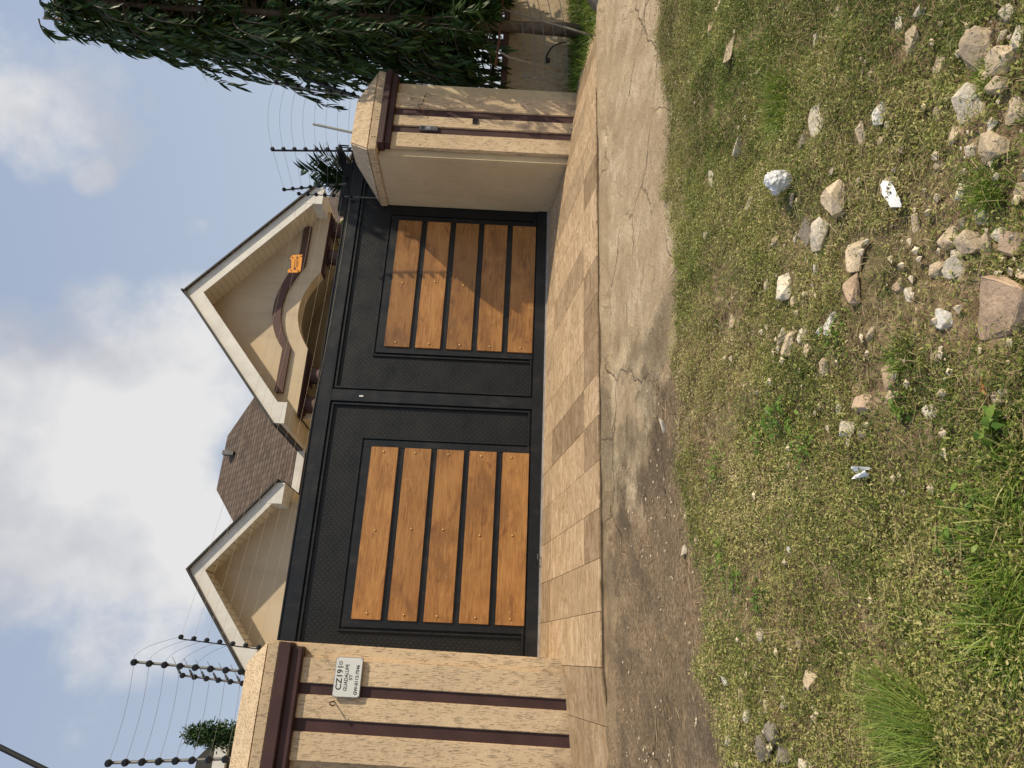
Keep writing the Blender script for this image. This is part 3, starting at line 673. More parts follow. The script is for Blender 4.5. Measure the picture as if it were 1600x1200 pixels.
for i, xx in enumerate((806, 822, 838, 854, 872)):
    a = at(xx, -10, 1, -1.45); b = at(xx+14, 128, 1, -1.05); pts = [a.lerp(b, t/10)+Vector((0, 0, -.04*math.sin(math.pi*t/10))) for t in range(11)]
    m = MB().tube(pts, .0028, 4, False)
    for t in range(1, 34):
        q = a.lerp(b, t/34)+Vector((0, 0, -.04*math.sin(math.pi*t/34))); m.tube([q+Vector((.01, -.006, .011)), q-Vector((.01, -.006, .011))], .0022, 4)
    tag(m.build('barbed_wire', WIRE, o=a), ['topmost', 'second', 'middle', 'fourth', 'lowest'][i]+' barbed wire strand before the shaded wall', 'barbed wire', 'barbed wire strands in the bed')
# grass in the bed
n = 9000; x = rng.uniform(6.6, 11, n); y = rng.uniform(-1.95, -.52, n); P = np.stack([x, y, fz_bed(x, y)], 1)
D = unit(np.stack([rng.normal(0, .5, n), rng.normal(0, .5, n), np.ones(n)], 1))
tag(veg('bed_grass', P, D, rng.uniform(.06, .26, n), rng.uniform(.005, .011, n), rng.uniform(.1, .6, n), BLADE, rng.beta(2, 2.4, n), 3, kind='stuff'),
    'green grass growing in the planting bed under the trees', 'grass')

def frond(m_pts, parent, base, tip, mat, nl, ll, droop, name='frond', lw=.03, vee=.6):
    base = Vector(base); tip = Vector(tip); ax = tip-base; Ln = ax.length
    path = [base+ax*t+Vector((0, 0, 1))*(droop*Ln*(t-t*t)*1.0) for t in [i/10 for i in range(11)]]
    rb = MB().tube(path, [.012-.001*i for i in range(11)], 5); ro = rb.build(name, BARK if mat is not PALM else BARK, parent)
    P = []; D = []; Lg = []
    for i in range(nl):
        t = .12+.88*i/nl; f_ = t*10; q0 = min(int(f_), 9); q = path[q0].lerp(path[q0+1], f_-q0); dr = (path[q0+1]-path[q0]).normalized(); sd_ = dr.cross(Vector((0, 0, 1))).normalized()
        for sg in (-1, 1):
            P.append(q); D.append((dr*vee+sd_*sg*.8+Vector((0, 0, random.uniform(-.05, .3)))+Vector((0, 0, -.2))).normalized()); Lg.append(ll*(.35+1.1*math.sin(math.pi*(.15+.8*t)))*random.uniform(.85, 1.1))
    P = np.array([tuple(a_) for a_ in P]); D = np.array([tuple(a_) for a_ in D]); Lg = np.array(Lg)
    veg('leaflets', P, D, Lg, np.full(len(P), lw), rng.uniform(.1, .4, len(P)), mat, rng.random(len(P)), 3, [.4, 1, .7, .03], ro, 'stuff', twist=rng.uniform(-.5, .5, len(P)))
o = thing('palm', 'small green palm with feathery fronds behind the pillar by the tree', 'palm', (8.6, 1.6, -.03))
MB().tube([(8.6, 1.6, -.03), (8.62, 1.6, 2.3)], [.1, .07], 10).build('trunk', BARK, o)
for (x, y) in ((556, 118), (566, 82), (590, 128), (575, 60), (612, 100)):
    frond(None, o, (8.62, 1.6, 2.3), at(x, y, 1, 1.5), PALM, 22, .30, .35, lw=.022)
frond(None, o, (8.62, 1.6, 2.3), (9.3, 2.2, 2.9), PALM, 20, .3, .3, lw=.022)
o = thing('cycad_palm', 'dark feathery palm between the house gable and the cream pillar', 'palm', (7.0, 1.7, -.03))
MB().tube([(7.0, 1.7, -.03), (7.0, 1.7, 2.3)], [.12, .09], 10).build('trunk', BARK, o)
for (x, y, n_, l) in ((468, 264, 13, .26), (500, 240, 12, .26), (508, 288, 12, .25), (520, 250, 11, .22), (525, 296, 10, .22), (497, 268, 12, .24), (484, 250, 12, .24), (490, 282, 12, .24)):
    frond(None, o, (7.0, 1.7, 2.3), at(x, y, 1, 1.7), DARKPALM, n_+4, l*1.5, .12, lw=.06, vee=1.0)
# lime leaves over the gate end
c = at(541, 325, 1, .5); o = thing('lime_shrub', 'yellow-green shrub tips showing over the gate next to the pillar', 'shrub', (c.x, .7, -.03))
MB().tube([(c.x, .7, -.03), (c.x, .6, 2.6)], [.03, .015], 6).build('stem', BARK, o)
n = 150; cc = [at(541, 322, 1, .55), at(540, 336, 1, .5), at(560, 275, 1, .55), at(556, 283, 1, .5)]; P = np.array([tuple(cc[i % 4]) for i in range(n)])+rng.normal(0, .06, (n, 3))
veg('foliage', P, unit(rng.normal(0, 1, (n, 3))+[0, 0, .6]), rng.uniform(.06, .12, n), rng.uniform(.03, .045, n), rng.uniform(0, .6, n), LIME, rng.random(n), 3, [.3, 1, .8, .05], o, 'stuff')

# ------------------------------------------------------------------ electric fences
IV = MB().tube([(0, 0, -.018), (0, 0, -.008)], [.019, .026], 9).tube([(0, 0, -.008), (0, 0, .008)], [.026, .026], 9).tube([(0, 0, .008), (0, 0, .018)], [.026, .017], 9)
ins_mesh = None
def fence_pole(base, top, n, label, r=.011, col=STEEL, first=.03, last=.93, side=(0, -1, 0), foot=None, isz=1.0):
    global ins_mesh
    base = Vector(base); top = Vector(top); o = thing('electric_fence_pole', label, 'fence pole', base, 'electric fence poles on the pillars')
    MB().tube([top, base], r, 8).build('pole', col, o)
    if foot: MB().tube([base]+[Vector(f_) for f_ in foot], r*.7, 6).build('foot', col, o)
    ps = []; dr = (top-base).normalized(); sv = Vector(side).normalized()
    for i in range(n):
        t = last+(first-last)*i/(n-1); q = base.lerp(top, 1-(first+(last-first)*i/(n-1)))+sv*(r+.016); ps.append(q)
        if ins_mesh is None:
            ob = IV.build('insulator', BLACKI); ins_mesh = ob.data
        else:
            ob = bpy.data.objects.new('insulator', ins_mesh); COL.objects.link(ob)
        ob.parent = o; ob.location = q-base; ob.rotation_mode = 'QUATERNION'; ob.rotation_quaternion = sv.to_track_quat('Z', 'Y'); ob.scale = (isz*.98,)*3
    return ps
PA = fence_pole(at(393, 1050, 1, -.7), at(208, 1034, 1, -.7), 8, 'long fence pole with eight insulators on the number-plate pillar cap', .012, foot=[at(400, 1056, 1, -.78), at(408, 1055, 1, -.85)], first=.02, last=.92, side=(-.1, -1, 0), isz=1.15)
P4 = fence_pole(at(372, 1185, 1, -.7), at(168, 1192, 1, -.7), 8, 'fence pole with round black insulators nearest the photo corner', .013, foot=[at(378, 1190, 1, -.8), at(380, 1196, 1, -.85)], first=.02, last=.91, isz=1.2)
P2 = fence_pole(at(418, 1016, 1, -.1), at(280, 998, 1, -.1), 7, 'thin fence pole in front of the smaller white gable', .006, BLKSTEEL, side=(.9, -.5, 0), first=.02, last=.9)
P3 = fence_pole(at(383, 1068, 1, -.4), at(284, 1055, 1, -.4), 6, 'short fence pole with six insulators behind the pillar cap', .010, first=.03, last=.97)
R1 = fence_pole(at(560, 236, 1, -.8), at(424, 235, 1, -.8), 8, 'upright fence pole on the corner of the pillar beside the dark palm', .012, BLKSTEEL, foot=[at(566, 234, 1, -.9)], first=.02, last=.9)
R2 = fence_pole(at(560, 152, 1, -.8), at(430, 131, 1, -.8), 8, 'slightly tilted fence pole on the pillar under the tree leaves', .011, STEEL, foot=[at(566, 156, 1, -.9), at(571, 158, 1, -.95)], first=.02, last=.93, side=(.2, -1, .2))
R3 = fence_pole(at(561, 152, 1, -.72), at(478, 123, 1, -.72), 6, 'thick strongly tilted black fence pole touching the tree leaves', .02, BLKSTEEL, first=.03, last=.95, side=(.3, -.6, .8))
R4 = fence_pole(at(541, 287, 1, -.1), at(443, 297, 1, -.1), 7, 'leaning grey fence pole in front of the dark palm', .011, STEEL, first=.02, last=.85, side=(-.5, -1, 0))
R5 = fence_pole(at(600, 310, 1, -.08), at(464, 303, 1, -.08), 7, 'thin fence pole fixed low on the black gate end', .007, STEEL, first=.03, last=.62, side=(-.5, -1, 0))
def strands(A, B, sag, label, nmax=99, r=.0016, mat=WIRE, bow=None):
    o = thing('fence_wire_run', label, 'fence wires', A[0], 'electric fence wires')
    for i, (a, b) in enumerate(list(zip(A, B))[:nmax]):
        a = Vector(a); b = Vector(b); s_ = sag*(1-.05*i)
        bw = Vector(bow) if bow else Vector((0, 0, -1))
        pts = [a.lerp(b, t/12)+bw*s_*4*(t/12)*(1-t/12)*(1-.08*i if bow else 1) for t in range(13)]
        MB().tube(pts, r, 4, False).build('strand', mat, o)
strands(PA, P4, .03, 'thin wires strung between the two long poles of the number-plate pillar')
strands(P2, R5, .10, 'long wires strung across the whole gate opening before the house', r=.0012, mat=simple('bright_wire', (.5, .42, .30), .5, .1, 5, 0, metal=.3))
strands(R1, R2, .07, 'curved wires bowing upward between the two poles of the tree-side pillar', bow=(0, -.3, 1))
strands(R1, R4, -.0, 'wires slanting from the pillar corner pole to the leaning grey pole', 7)
strands(PA, P2, .12, 'looping jumper wires beside the smaller white gable', 5, bow=(0, -.2, 1))
strands(R3, [q+Vector((2.6, .5, .25)) for q in R3], .03, 'wires running from the thick tilted pole into the tree')
strands(R4, R5, .05, 'short jumper wires between the poles at the gate end', 5)
o = thing('strain_springs', 'black strain springs hanging between the short pole and the gable', 'springs', P3[0], 'strain springs')
for i, q in enumerate(P3):
    b = q.lerp(PA[min(i+2, 7)], .0)+Vector((.10, .1, .13)); a = q+Vector((.01, 0, .02))
    dv = b-a; MB().tube([a, a+dv*.1, a+dv*.12, a+dv*.5, a+dv*.52, b+dv*.6], [.003, .003, .012, .009, .003, .002], 7).build('spring', BLACKI, o)
a = at(530, 232, 1, .25); b = at(550, 299, 1, .05)
o = thing('steel_bracket', 'black square steel arm sloping from the pillar to the gate top', 'steel arm', a)
d = (b-a).normalized(); m = MB(); 
def sqbar(m, a, b, w):
    d = (b-a).normalized(); s1 = d.cross(Vector((0, 1, 0))).normalized()*w/2; s2 = Vector((0, 1, 0))*w/2
    m.hexa([a-s1-s2, a+s1-s2, a+s1+s2, a-s1+s2, b-s1-s2, b+s1-s2, b+s1+s2, b-s1+s2])
sqbar(m, a, b, .09); m.build('beam', BLACK, o, .004)
m = MB(); sqbar(m, at(548, 262, 1, .3), at(570, 268, 1, .3), .04); m.tube([at(553, 232, 1, .3), at(546, 263, 1, .3)], .01, 6); m.tube([at(545, 228, 1, -.1), at(528, 227, 1, -.1)], .01, 6); m.tube([at(527, 230, 1, -.1), at(551, 231, 1, -.1)], .008, 6)
m.build('strut', BLKSTEEL, o)
m = MB(); m.box(5.35, 6.1, .06, .2, 2.62, 2.74); m.build('end_block', BLACK, o)
m = MB().tube([at(550, 207, 1, -.75), at(490, 194, 1, -.75)], .016, 8).ball(at(490, 194, 1, -.75), .016, 8, 4)
tag(m.build('plastic_conduit', PVC, o=at(550, 207, 1, -.75)), 'pale grey plastic pipe leaning out of the pillar cap', 'pipe')
# warning sign on the wires
sgn = thing('warning_sign', 'yellow-orange notched warning sign clipped on the fence wires before the gable', 'warning sign', at(461, 413, 1, -.02))
P_ = [at(x, y, 1, -.02) for x, y in ((454, 403), (457, 399), (472.5, 398), (471.5, 410), (469.5, 424), (464, 426), (450, 426), (449.5, 423), (452, 420.5), (455.5, 419.5), (455.5, 406), (453, 404.5))]
MB().prism([(q.x, q.z) for q in P_], -.026, -.016).build('face', YELLOW, sgn)
def mk(x, y, dx, dy, mat=INK):
    a = at(x-dx/2, y+dy/2, 1, -.028); b = at(x+dx/2, y-dy/2, 1, -.028); return MB().box(a.x, b.x, -.0285, -.0265, b.z, a.z).build('print', mat, sgn)
mk(464.3, 402.6, 3, 3.4); mk(464.3, 402.8, 1.2, 1.2, YELLOW).location.y = -.0015
for i in range(5): mk(464.2-.12*i, 407.2+2.2*i, 1.5, 1.5); 
for i in range(7): mk(460.6-.08*i, 406+1.8*i, 1.1, 1.2, BROWN2)
mk(460.5, 419.5, 4, 3, BROWN2)
for (x, y) in ((456.8, 402.3), (454.5, 422), (470.5, 400.5), (466, 423)): MB().ball(at(x, y, 1, -.028), .008, 6, 4).build('clip', RUST, sgn)

# ------------------------------------------------------------------ the house
FY = 7.0; GW = 7.65
house = thing('house', 'beige house with white-trimmed gables, arched porch and brown shingle roof', 'house', (5, 10, -.03))
def arc(xa, za, xb, zb, xm, zm, n=14):
    "circular-ish arc through three points"
    return [((1-t)**2*xa+2*t*(1-t)*(2*xm-.5*(xa+xb))+t*t*xb, (1-t)**2*za+2*t*(1-t)*(2*zm-.5*(za+zb))+t*t*zb) for t in [i/n for i in range(1, n)]]
ap = (7.82, 8.02)
# front wall of the porch with arch
z_ = 5.22
pts = [(5.08, z_), (6.78, z_)]+arc(6.78, z_, 8.9, z_, 7.82, 5.60)+[(8.9, z_), (10.72, z_), (10.72, 5.62), (7.86, 8.02), (7.78, 8.02), (5.08, 5.62)]
MB().prism(pts, GW, GW+.35).build('gable_wall', SMOOTH, house)
# brown trim under the beam
for (a, b) in ((5.06, 6.76), (8.92, 10.74)):
    MB().box(a, b, GW+.03, GW+.40, z_-.03, z_-.001).box(a+.05, b-.05, GW+.10, GW+.36, z_-.055, z_-.031).build('beam_trim', BROWN, house)
# moulding that follows the arch
up_ = [(5.60, 5.80), (6.72, 5.80)]+arc(6.72, 5.80, 9.15, 5.80, 7.82, 6.20)+[(9.15, 5.80), (10.2, 5.80)]
lo_ = [(5.60, 5.61), (6.74, 5.61)]+arc(6.74, 5.61, 9.05, 5.61, 7.82, 6.00)+[(9.05, 5.61), (10.2, 5.61)]
m = MB(); nn_ = len(up_); vs = [(x, y, z) for y in (GW-.07, GW-.001) for (x, z) in up_+lo_]
fs = []
for i in range(nn_-1):
    for off in (0, 2*nn_): fs.append((off+i, off+i+1, off+nn_+i+1, off+nn_+i))
    fs.append((i, i+1, 2*nn_+i+1, 2*nn_+i)); fs.append((nn_+i, nn_+i+1, 3*nn_+i+1, 3*nn_+i))
fs += [(0, nn_, 3*nn_, 2*nn_), (nn_-1, 2*nn_-1, 4*nn_-1, 3*nn_-1)]
m.add(vs, fs); m.build('gable_moulding', BROWN2, house)
def gable(ax, az_, hw, ez, fth, Y0, YW, Yb, slat, boxw):
    "roof slabs, rake fascias, slatted soffits and boxed eaves; apex (ax, az_), half width hw, eave height ez"
    for sg in (-1, 1):
        ex = ax+sg*hw; sl = (az_-ez)/hw; fth_ = fth
        def P(x, y, dz=0): return (x, y, az_-abs(x-ax)*sl+dz)
        # roof slab with its shingles
        xe = ex+sg*.06
        m = MB().hexa([P(ax, Y0-.06, .0), P(xe, Y0-.06, 0), P(xe, Yb, 0), P(ax, Yb, 0), P(ax, Y0-.06, .035), P(xe, Y0-.06, .035), P(xe, Yb, .035), P(ax, Yb, .035)])
        ro = m.build('roof', SHINGLE, house)
        MB().hexa([P(ax, Y0-.075, .0), P(xe, Y0-.075, 0), P(xe, Y0-.061, 0), P(ax, Y0-.061, 0), P(ax, Y0-.075, .045), P(xe, Y0-.075, .045), P(xe, Y0-.061, .045), P(ax, Y0-.061, .045)]).build('drip_edge', GUTTER, ro)
        # rake fascia
        bx = ex-sg*boxw
        m = MB().hexa([P(ax, Y0, -fth), (bx, Y0, P(bx, 0)[2]-fth), (bx, Y0+.04, P(bx, 0)[2]-fth), P(ax, Y0+.04, -fth), P(ax, Y0, -.001), (bx, Y0, P(bx, 0)[2]-.001), (bx, Y0+.04, P(bx, 0)[2]-.001), P(ax, Y0+.04, -.001)])
        m.build('rake_fascia', WHITE, ro)
        zb = ez-fth*.55
        pts = [(bx, zb), (ex, zb), (ex, ez-.002), (bx, P(bx, 0)[2]-.002)]
        if sg < 0: pts = pts[::-1]
        MB().prism(pts, Y0-.004, Y0+.6).build('eave_return', WHITE, ro, .004)
        MB().box(min(ex, bx), max(ex, bx), Y0+.602, Yb, zb+.01, ez-.003).build('eave_box', SOFFIT, ro)
        MB().box(min(ex, ex+sg*.05), max(ex, ex+sg*.05), Y0, Yb, ez-.14, ez-.01).build('gutter', GUTTER, ro)
        # soffit slats
        n = int(hw/slat); m = MB(); z3 = -fth+.03
        for i in range(n):
            xa = ax+sg*(slat*i+.008); xb = ax+sg*min(slat*(i+1), hw-boxw)
            if abs(xb-ax) <= abs(xa-ax): continue
            m.hexa([P(xa, Y0+.041, z3), P(xb, Y0+.041, z3), P(xb, YW-.001, z3), P(xa, YW-.001, z3), P(xa, Y0+.041, z3+.02), P(xb, Y0+.041, z3+.02), P(xb, YW-.001, z3+.02), P(xa, YW-.001, z3+.02)])
        m.build('soffit_slats', SOFFIT, ro, kind='stuff')
        MB().hexa([P(ax, Y0+.05, z3+.03), P(bx, Y0+.05, z3+.03), P(bx, YW, z3+.03), P(ax, YW, z3+.03), P(ax, Y0+.05, z3+.045), P(bx, Y0+.05, z3+.045), P(bx, YW, z3+.045), P(ax, YW, z3+.045)]).build('soffit_backing', GUTTER, ro)
gable(7.82, 8.10, 3.17, 5.49, .42, FY, GW, 12.2, .115, .5)
MB().tube([(7.82, FY-.10, 8.15), (7.82, 12, 8.15)], .03, 6).build('ridge_cap', GUTTER, house)
# smaller gable
gable(1.47, 6.65, 1.86, 5.19, .32, FY, 7.55, 10.5, .115, .45)
MB().prism([(-.05, -.03), (3.05, -.03), (3.05, 5.25), (1.49, 6.45), (1.45, 6.45), (-.05, 5.25)], 7.55, 7.75).build('gable_wall', SMOOTH, house)
MB().box(-.05, 3.05, 7.752, 10.2, -.03, 5.1).build('wall', SMOOTH, house)
# porch columns
for xx in (10.4, 9.56, 6.22, 5.46):
    MB().tube([(xx, 8.05, -.03), (xx, 8.0, 5.13)], [.21, .20], 20).build('column', BROWN2, house, smooth=True)
    MB().box(xx-.27, xx+.27, 7.82, 8.24, 5.131, 5.163).build('capital', BROWN, house, .01)
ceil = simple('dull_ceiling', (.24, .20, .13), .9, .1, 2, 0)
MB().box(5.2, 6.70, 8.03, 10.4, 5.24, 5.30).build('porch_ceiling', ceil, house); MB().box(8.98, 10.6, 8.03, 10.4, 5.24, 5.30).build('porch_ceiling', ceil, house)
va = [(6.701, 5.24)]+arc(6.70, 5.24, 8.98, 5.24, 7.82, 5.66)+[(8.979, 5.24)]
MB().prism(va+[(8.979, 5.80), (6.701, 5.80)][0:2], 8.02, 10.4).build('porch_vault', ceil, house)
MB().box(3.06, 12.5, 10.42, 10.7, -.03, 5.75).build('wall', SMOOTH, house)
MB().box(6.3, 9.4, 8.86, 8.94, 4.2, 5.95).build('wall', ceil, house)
MB().box(5.75, 5.95, 9.6, 9.8, -.03, 5.23).build('column', BROWN2, house)
MB().box(5.12, 5.32, 8.03, 10.41, 4.75, 5.2).box(10.5, 10.7, 8.03, 10.41, 4.75, 5.2).build('side_beam', SMOOTH, house)
# main hip roof
H = [(1.15, 9.0, 5.5), (8.85, 9.0, 5.5), (8.85, 15, 5.5), (1.15, 15, 5.5)]; ra, rb = (4.2, 12, 8.5), (5.8, 12, 8.5)
m = MB().add(H+[ra, rb], [(0, 1, 5, 4), (1, 2, 5), (2, 3, 4, 5), (3, 0, 4), (3, 2, 1, 0)]); hr = m.build('roof', SHINGLE, house)
MB().box(2.9, 5.0, 8.96, 9.0, 5.28, 5.47).build('fascia', WHITE, hr)
q = at(351, 710, 1, 11.6); MB().box(q.x-.05, q.x+.07, 11.4, 11.6, 8.0, q.z+.0).build('roof_vent', STEEL, hr)
# right wing roof
m = MB().add([(11.4, 10.2, 5.3), (16.2, 10.2, 5.3), (16.2, 15, 5.3), (11.4, 15, 5.3), (13.1, 12.4, 6.98), (14.35, 12.4, 6.98)], [(0, 1, 5, 4), (1, 2, 5), (2, 3, 4, 5), (3, 0, 4), (3, 2, 1, 0)])
m.build('roof', SHINGLE, house)
MB().box(12.55, 15.8, 10.72, 14.6, -.03, 5.29).build('wall', SMOOTH, house)

# ---- neighbour's house corner and its hedge behind the left pillar
nb = thing('neighbour_house', 'corner of a neighbouring roof with pale eaves at the photo corner', 'house', (-3.5, 6, -.03))
a = at(283, 1172, 1, 4.0); b = at(362, 1168, 1, 4.0)
m = MB().prism([(-6, 3.9), (-1.34, 3.9), (-1.28, 4.55), (-1.5, 4.75), (-6, 5.0)], 4.2, 9); m.build('roof', GUTTER, nb)
MB().box(-6, -1.30, 4.1, 4.198, 4.30, 4.48).build('fascia', WHITE, nb); MB().box(-6, -1.36, 4.12, 4.2, 3.98, 4.2).build('soffit', SOFFIT, nb)
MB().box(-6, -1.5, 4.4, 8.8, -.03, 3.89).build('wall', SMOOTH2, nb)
hd = thing('clipped_tree', 'small leafy tree top beside the neighbouring roof', 'tree', (-1.25, 4.0, -.03))
MB().tube([(-1.22, 3.5, -.03), (-1.2, 3.5, 3.6)], [.07, .04], 8).build('trunk', BARK, hd)
n = 2600; A = np.array(at(350, 1150, 1, 3.5)); B = np.array(at(292, 1148, 1, 3.5)); t = rng.random(n)
P = A+(B-A)*t[:, None]+unit(rng.normal(0, 1, (n, 3)))*(.22*rng.random(n)**.4*(1.0-.35*t))[:, None]; P[:, 2] -= rng.random(n)**2*.6
veg('crown', P, unit(rng.normal(0, .8, (n, 3))+[.3, -.3, .1]), rng.uniform(.05, .09, n), rng.uniform(.018, .026, n), rng.uniform(0, .4, n), leafmat('hedge_leaf', [(0, (.02, .05, .02)), (1, (.10, .17, .06))], .45, .2), rng.random(n), 3, [.3, 1, .8, .05], hd, 'stuff')
# overhead cable
a = at(-60, 1138, 1, 3.0); b = at(110, 1222, 1, 3.0)
tag(MB().tube([a+(a-b)*3, b+(b-a)*3], .035, 8).build('overhead_cable', CABLE, o=a), 'thick black overhead cable crossing the sky corner', 'cable')

# ------------------------------------------------------------------ stones
ROCKS = [
(1526,82,38,75,'tan','large long tan stone on the verge by the photo edge, tree side'),
(1567,95,36,42,'tan','blocky tan stone beside the largest long tree-side stone'),
(1512,161,38,50,'pale','flat pale stone with a sharp point, behind the blocky heap'),
(1545,117,17,28,'tan','small stone wedged between the two blocky tree-side stones'),
(1562,137,30,24,'tan','rounded stone just before the blocky tree-side stone'),
(1581,172,20,38,'tan','narrow upright stone close to the camera on the tree side'),
(1594,170,14,30,'tan','half-hidden stone at the photo edge behind the narrow upright one'),
(1555,227,32,50,'tan','knobbly grooved tan stone alone near the camera'),
(1280,189,18,48,'pale','pale finger-shaped stone between bright tuft and paper scrap'),
(1260,220,14,26,'grey','dark slanting stone leaning by the pale finger-shaped stone'),
(1373,179,17,32,'white','bright white wedge of stone in line with the paper scrap'),
(1344,210,17,32,'tan','dull tan stone half buried near the white wedge stone'),
(1373,220,13,16,'tan','little stone directly below the white wedge stone'),
(1309,314,36,54,'tan','long slanted tan stone next to the plastic bag'),
(1282,368,32,48,'pale','pale angular boulder touching the long slanted stone'),
(1256,364,18,42,'grey','grey upright stone behind the pale angular boulder'),
(1339,395,28,58,'tan','tan pointed stone with a narrow tip toward the bag'),
(1459,258,14,16,'tan','tiny tan stone between paper scrap and knobbly stone'),
(1151,230,16,28,'pale','pale split stone near the street edge above the bag'),
(1153,79,12,36,'tan','thin buried stone ridge by the street, tree side'),
(1115,45,12,28,'pink','reddish half-buried stone at the street edge near the photo top'),
(1126,10,14,28,'tan','stone at the street edge right on the photo border'),
(1411,69,18,48,'tan','long low stone buried in grass before the big tree-side stones'),
(1423,17,16,22,'pale','pale lump at the photo border on the tree side'),
(1574,22,20,22,'pale','small pale stone in the extreme near tree-side corner'),
(1473,373,28,30,'tan','roundish tan stone that starts the rubble heap'),
(1490,350,20,26,'grey','grey stone on the rubble heap nearest the paper scrap'),
(1517,378,36,36,'tan','biggest block in the middle of the rubble heap'),
(1541,380,20,30,'tan','slab standing next to the biggest rubble block'),
(1562,371,20,28,'pale','pale egg-like stone on the near side of the rubble heap'),
(1583,381,26,36,'pink','orange-tinted stone closing the rubble heap at the photo edge'),
(1486,396,18,20,'pale','small pale stone at the foot of the rubble heap'),
(1521,237,15,20,'pale','small pale pebble by the knobbly grooved stone'),
(1246,313,14,20,'grey','grey stone tucked under the plastic bag'),
(1241,373,9,14,'pale','tiny pale stone behind the grey upright stone'),
(1213,378,12,18,'tan','tiny tan stone street-side of the grey upright stone'),
(1112,369,13,14,'pale','lone round pale stone in the grass by the street edge'),
(1115,282,10,30,'pale','thin pale stone streak near the street edge'),
(1385,289,14,26,'tan','tan stone lying just behind the paper scrap'),
(1497,210,14,26,'tan','small tan stone between pointed flat stone and knobbly stone'),
(1454,179,12,24,'tan','faint tan stone between the white wedge and flat pale stones'),
(1229,446,24,44,'pale','upright pale spear-shaped stone alone in the weeds'),
(1344,455,24,48,'pink','pinkish long stone behind the tan pointed stone'),
(1400,450,17,20,'pink','small pinkish round stone half covered with weeds'),
(1493,418,32,36,'pale','pale broken block with a dark cast side near the rubble'),
(1455,421,28,28,'tan','tan block beside the pale broken block'),
(1486,500,26,32,'white','small white-topped stone alone before the big slab'),
(1572,482,80,100,'pink','very large rough pinkish slab at the near photo edge'),
(1143,500,10,24,'tan','narrow stone in weeds close to the street edge, mid verge'),
(1218,530,17,32,'pale','left-most of the row of upright pale stones, street side'),
(1237,538,20,38,'tan','tallest tan stone in the row of upright pale stones'),
(1261,525,15,28,'pale','mossy pale stone between the tall tan and the white stone'),
(1309,507,12,36,'white','brightest white upright stone in the middle of the verge'),
(1295,517,8,12,'white','tiny white chip beside the brightest white stone'),
(1275,548,14,20,'tan','small squarish stone under the mossy pale stone'),
(1297,572,20,28,'tan','squarish tan stone below the brightest white stone'),
(1394,586,20,44,'pink','oval reddish-tan stone standing in the middle weeds'),
(1397,620,20,20,'tan','stone under the oval reddish-tan one among broad leaves'),
(1354,634,24,30,'pink','reddish chunk between the oval stone and pale wedge'),
(1320,640,10,16,'pale','tiny pale stone street-side of the reddish chunk'),
(1328,672,32,24,'pale','pale wedge-shaped stone lying on its side nearest the tissue'),
(1356,680,14,14,'grey','little grey mossy stone beside the pale wedge'),
(1452,643,22,22,'pale','round cream stone set in a dark weed hollow'),
(1574,623,18,24,'tan','tan stone with a dead orange leaf by the photo edge'),
(1588,614,14,14,'pale','pale pebble beside the dead orange leaf'),
(1280,420,9,14,'white','small white chip near the pale angular boulder'),
(1198,445,10,20,'tan','little tan stone street-side of the spear-shaped stone'),
(1557,426,14,14,'pale','pale pebble between rubble heap and very large slab'),
(1242,860,9,13,'white','solitary white chip in the wide green weeds'),
(1198,994,18,18,'pale','flat pale stone in the weeds by the dirt, number-plate side'),
(1251,1006,12,20,'tan','buried tan stone near the fine grass clump'),
(1402,1006,10,10,'pale','small pale pebble between fine grass clump and long grass'),
(1270,1063,18,26,'tan','tan stone at the tip of the fine grass clump'),
(1138,1063,15,15,'white','white angular stone on the bare dirt edge'),
(1220,1144,24,28,'grey','topmost grey-brown stone of the corner stone pile'),
(1201,1168,26,40,'grey','long grey stone of the corner stone pile'),
(1229,1182,26,28,'grey','dark grey stone under the corner stone pile'),
(1256,1196,24,16,'pale','pale stone at the photo border of the corner pile'),
(1229,1102,13,14,'grey','small grey stone above the corner stone pile'),
(1205,1102,12,16,'tan','small tan stone beside the dark burrow'),
(1143,1157,13,16,'pale','pale chip lying in dry straw on the dirt'),
(1592,62,22,34,'pale','pale stone between the blocky stones and the photo edge'),
(1540,60,18,26,'tan','tan stone right beside the largest long tree-side stone, border side'),
(1548,198,16,24,'pale','cream stone between the flat pointed stone and knobbly stone'),
(1590,300,18,28,'tan','tan stone at the near photo edge beside the thin grass tuft'),
(1452,104,14,30,'tan','low tan stone street-side of the largest tree-side stone'),
(1392,38,13,26,'pale','pale low stone in the grass near the photo top'),
(1300,18,12,22,'tan','tan stone by the photo top border in mid verge'),
(1268,66,11,24,'pale','thin pale stone in the grass behind the spiky tuft'),
(1168,318,10,22,'pale','pale stone in the grass straight street-side of the bag'),
(1534,338,18,24,'pale','cream stone on the tree side of the rubble heap'),
(1594,424,18,30,'tan','tan stone at the near edge between rubble heap and slab'),
(1537,446,18,24,'pale','cream stone touching the very large slab, street side'),
(1420,462,14,22,'pale','cream chip between the tan block and pinkish round stone'),
(1366,522,14,22,'tan','tan stone camera-side of the brightest white stone'),
(1240,470,12,18,'tan','little tan stone beside the spear-shaped stone'),
(1425,350,16,30,'tan','tan stone between paper scrap and rubble heap'),
(1500,300,16,26,'pale','cream stone between paper scrap and the near photo edge'),
(1474,560,13,18,'tan','small tan stone beside the white-topped stone'),
(1180,1118,12,20,'pale','cream stone on the dirt edge near the dark corner pile'),
(1165,1085,10,16,'tan','small tan stone beside the white angular stone on the dirt'),
(1036,665,8,26,'pale','pale flake of stone on the street in front of the gate centre'),
(1072,805,12,14,'tan','tan lump on the brown dirt where the weeds begin'),
(1067,860,8,18,'pale','pale thin stone on the brown dirt'),
(1091,844,10,16,'pink','reddish stone at the weed edge beside the brown dirt'),
]
rock_xy = []
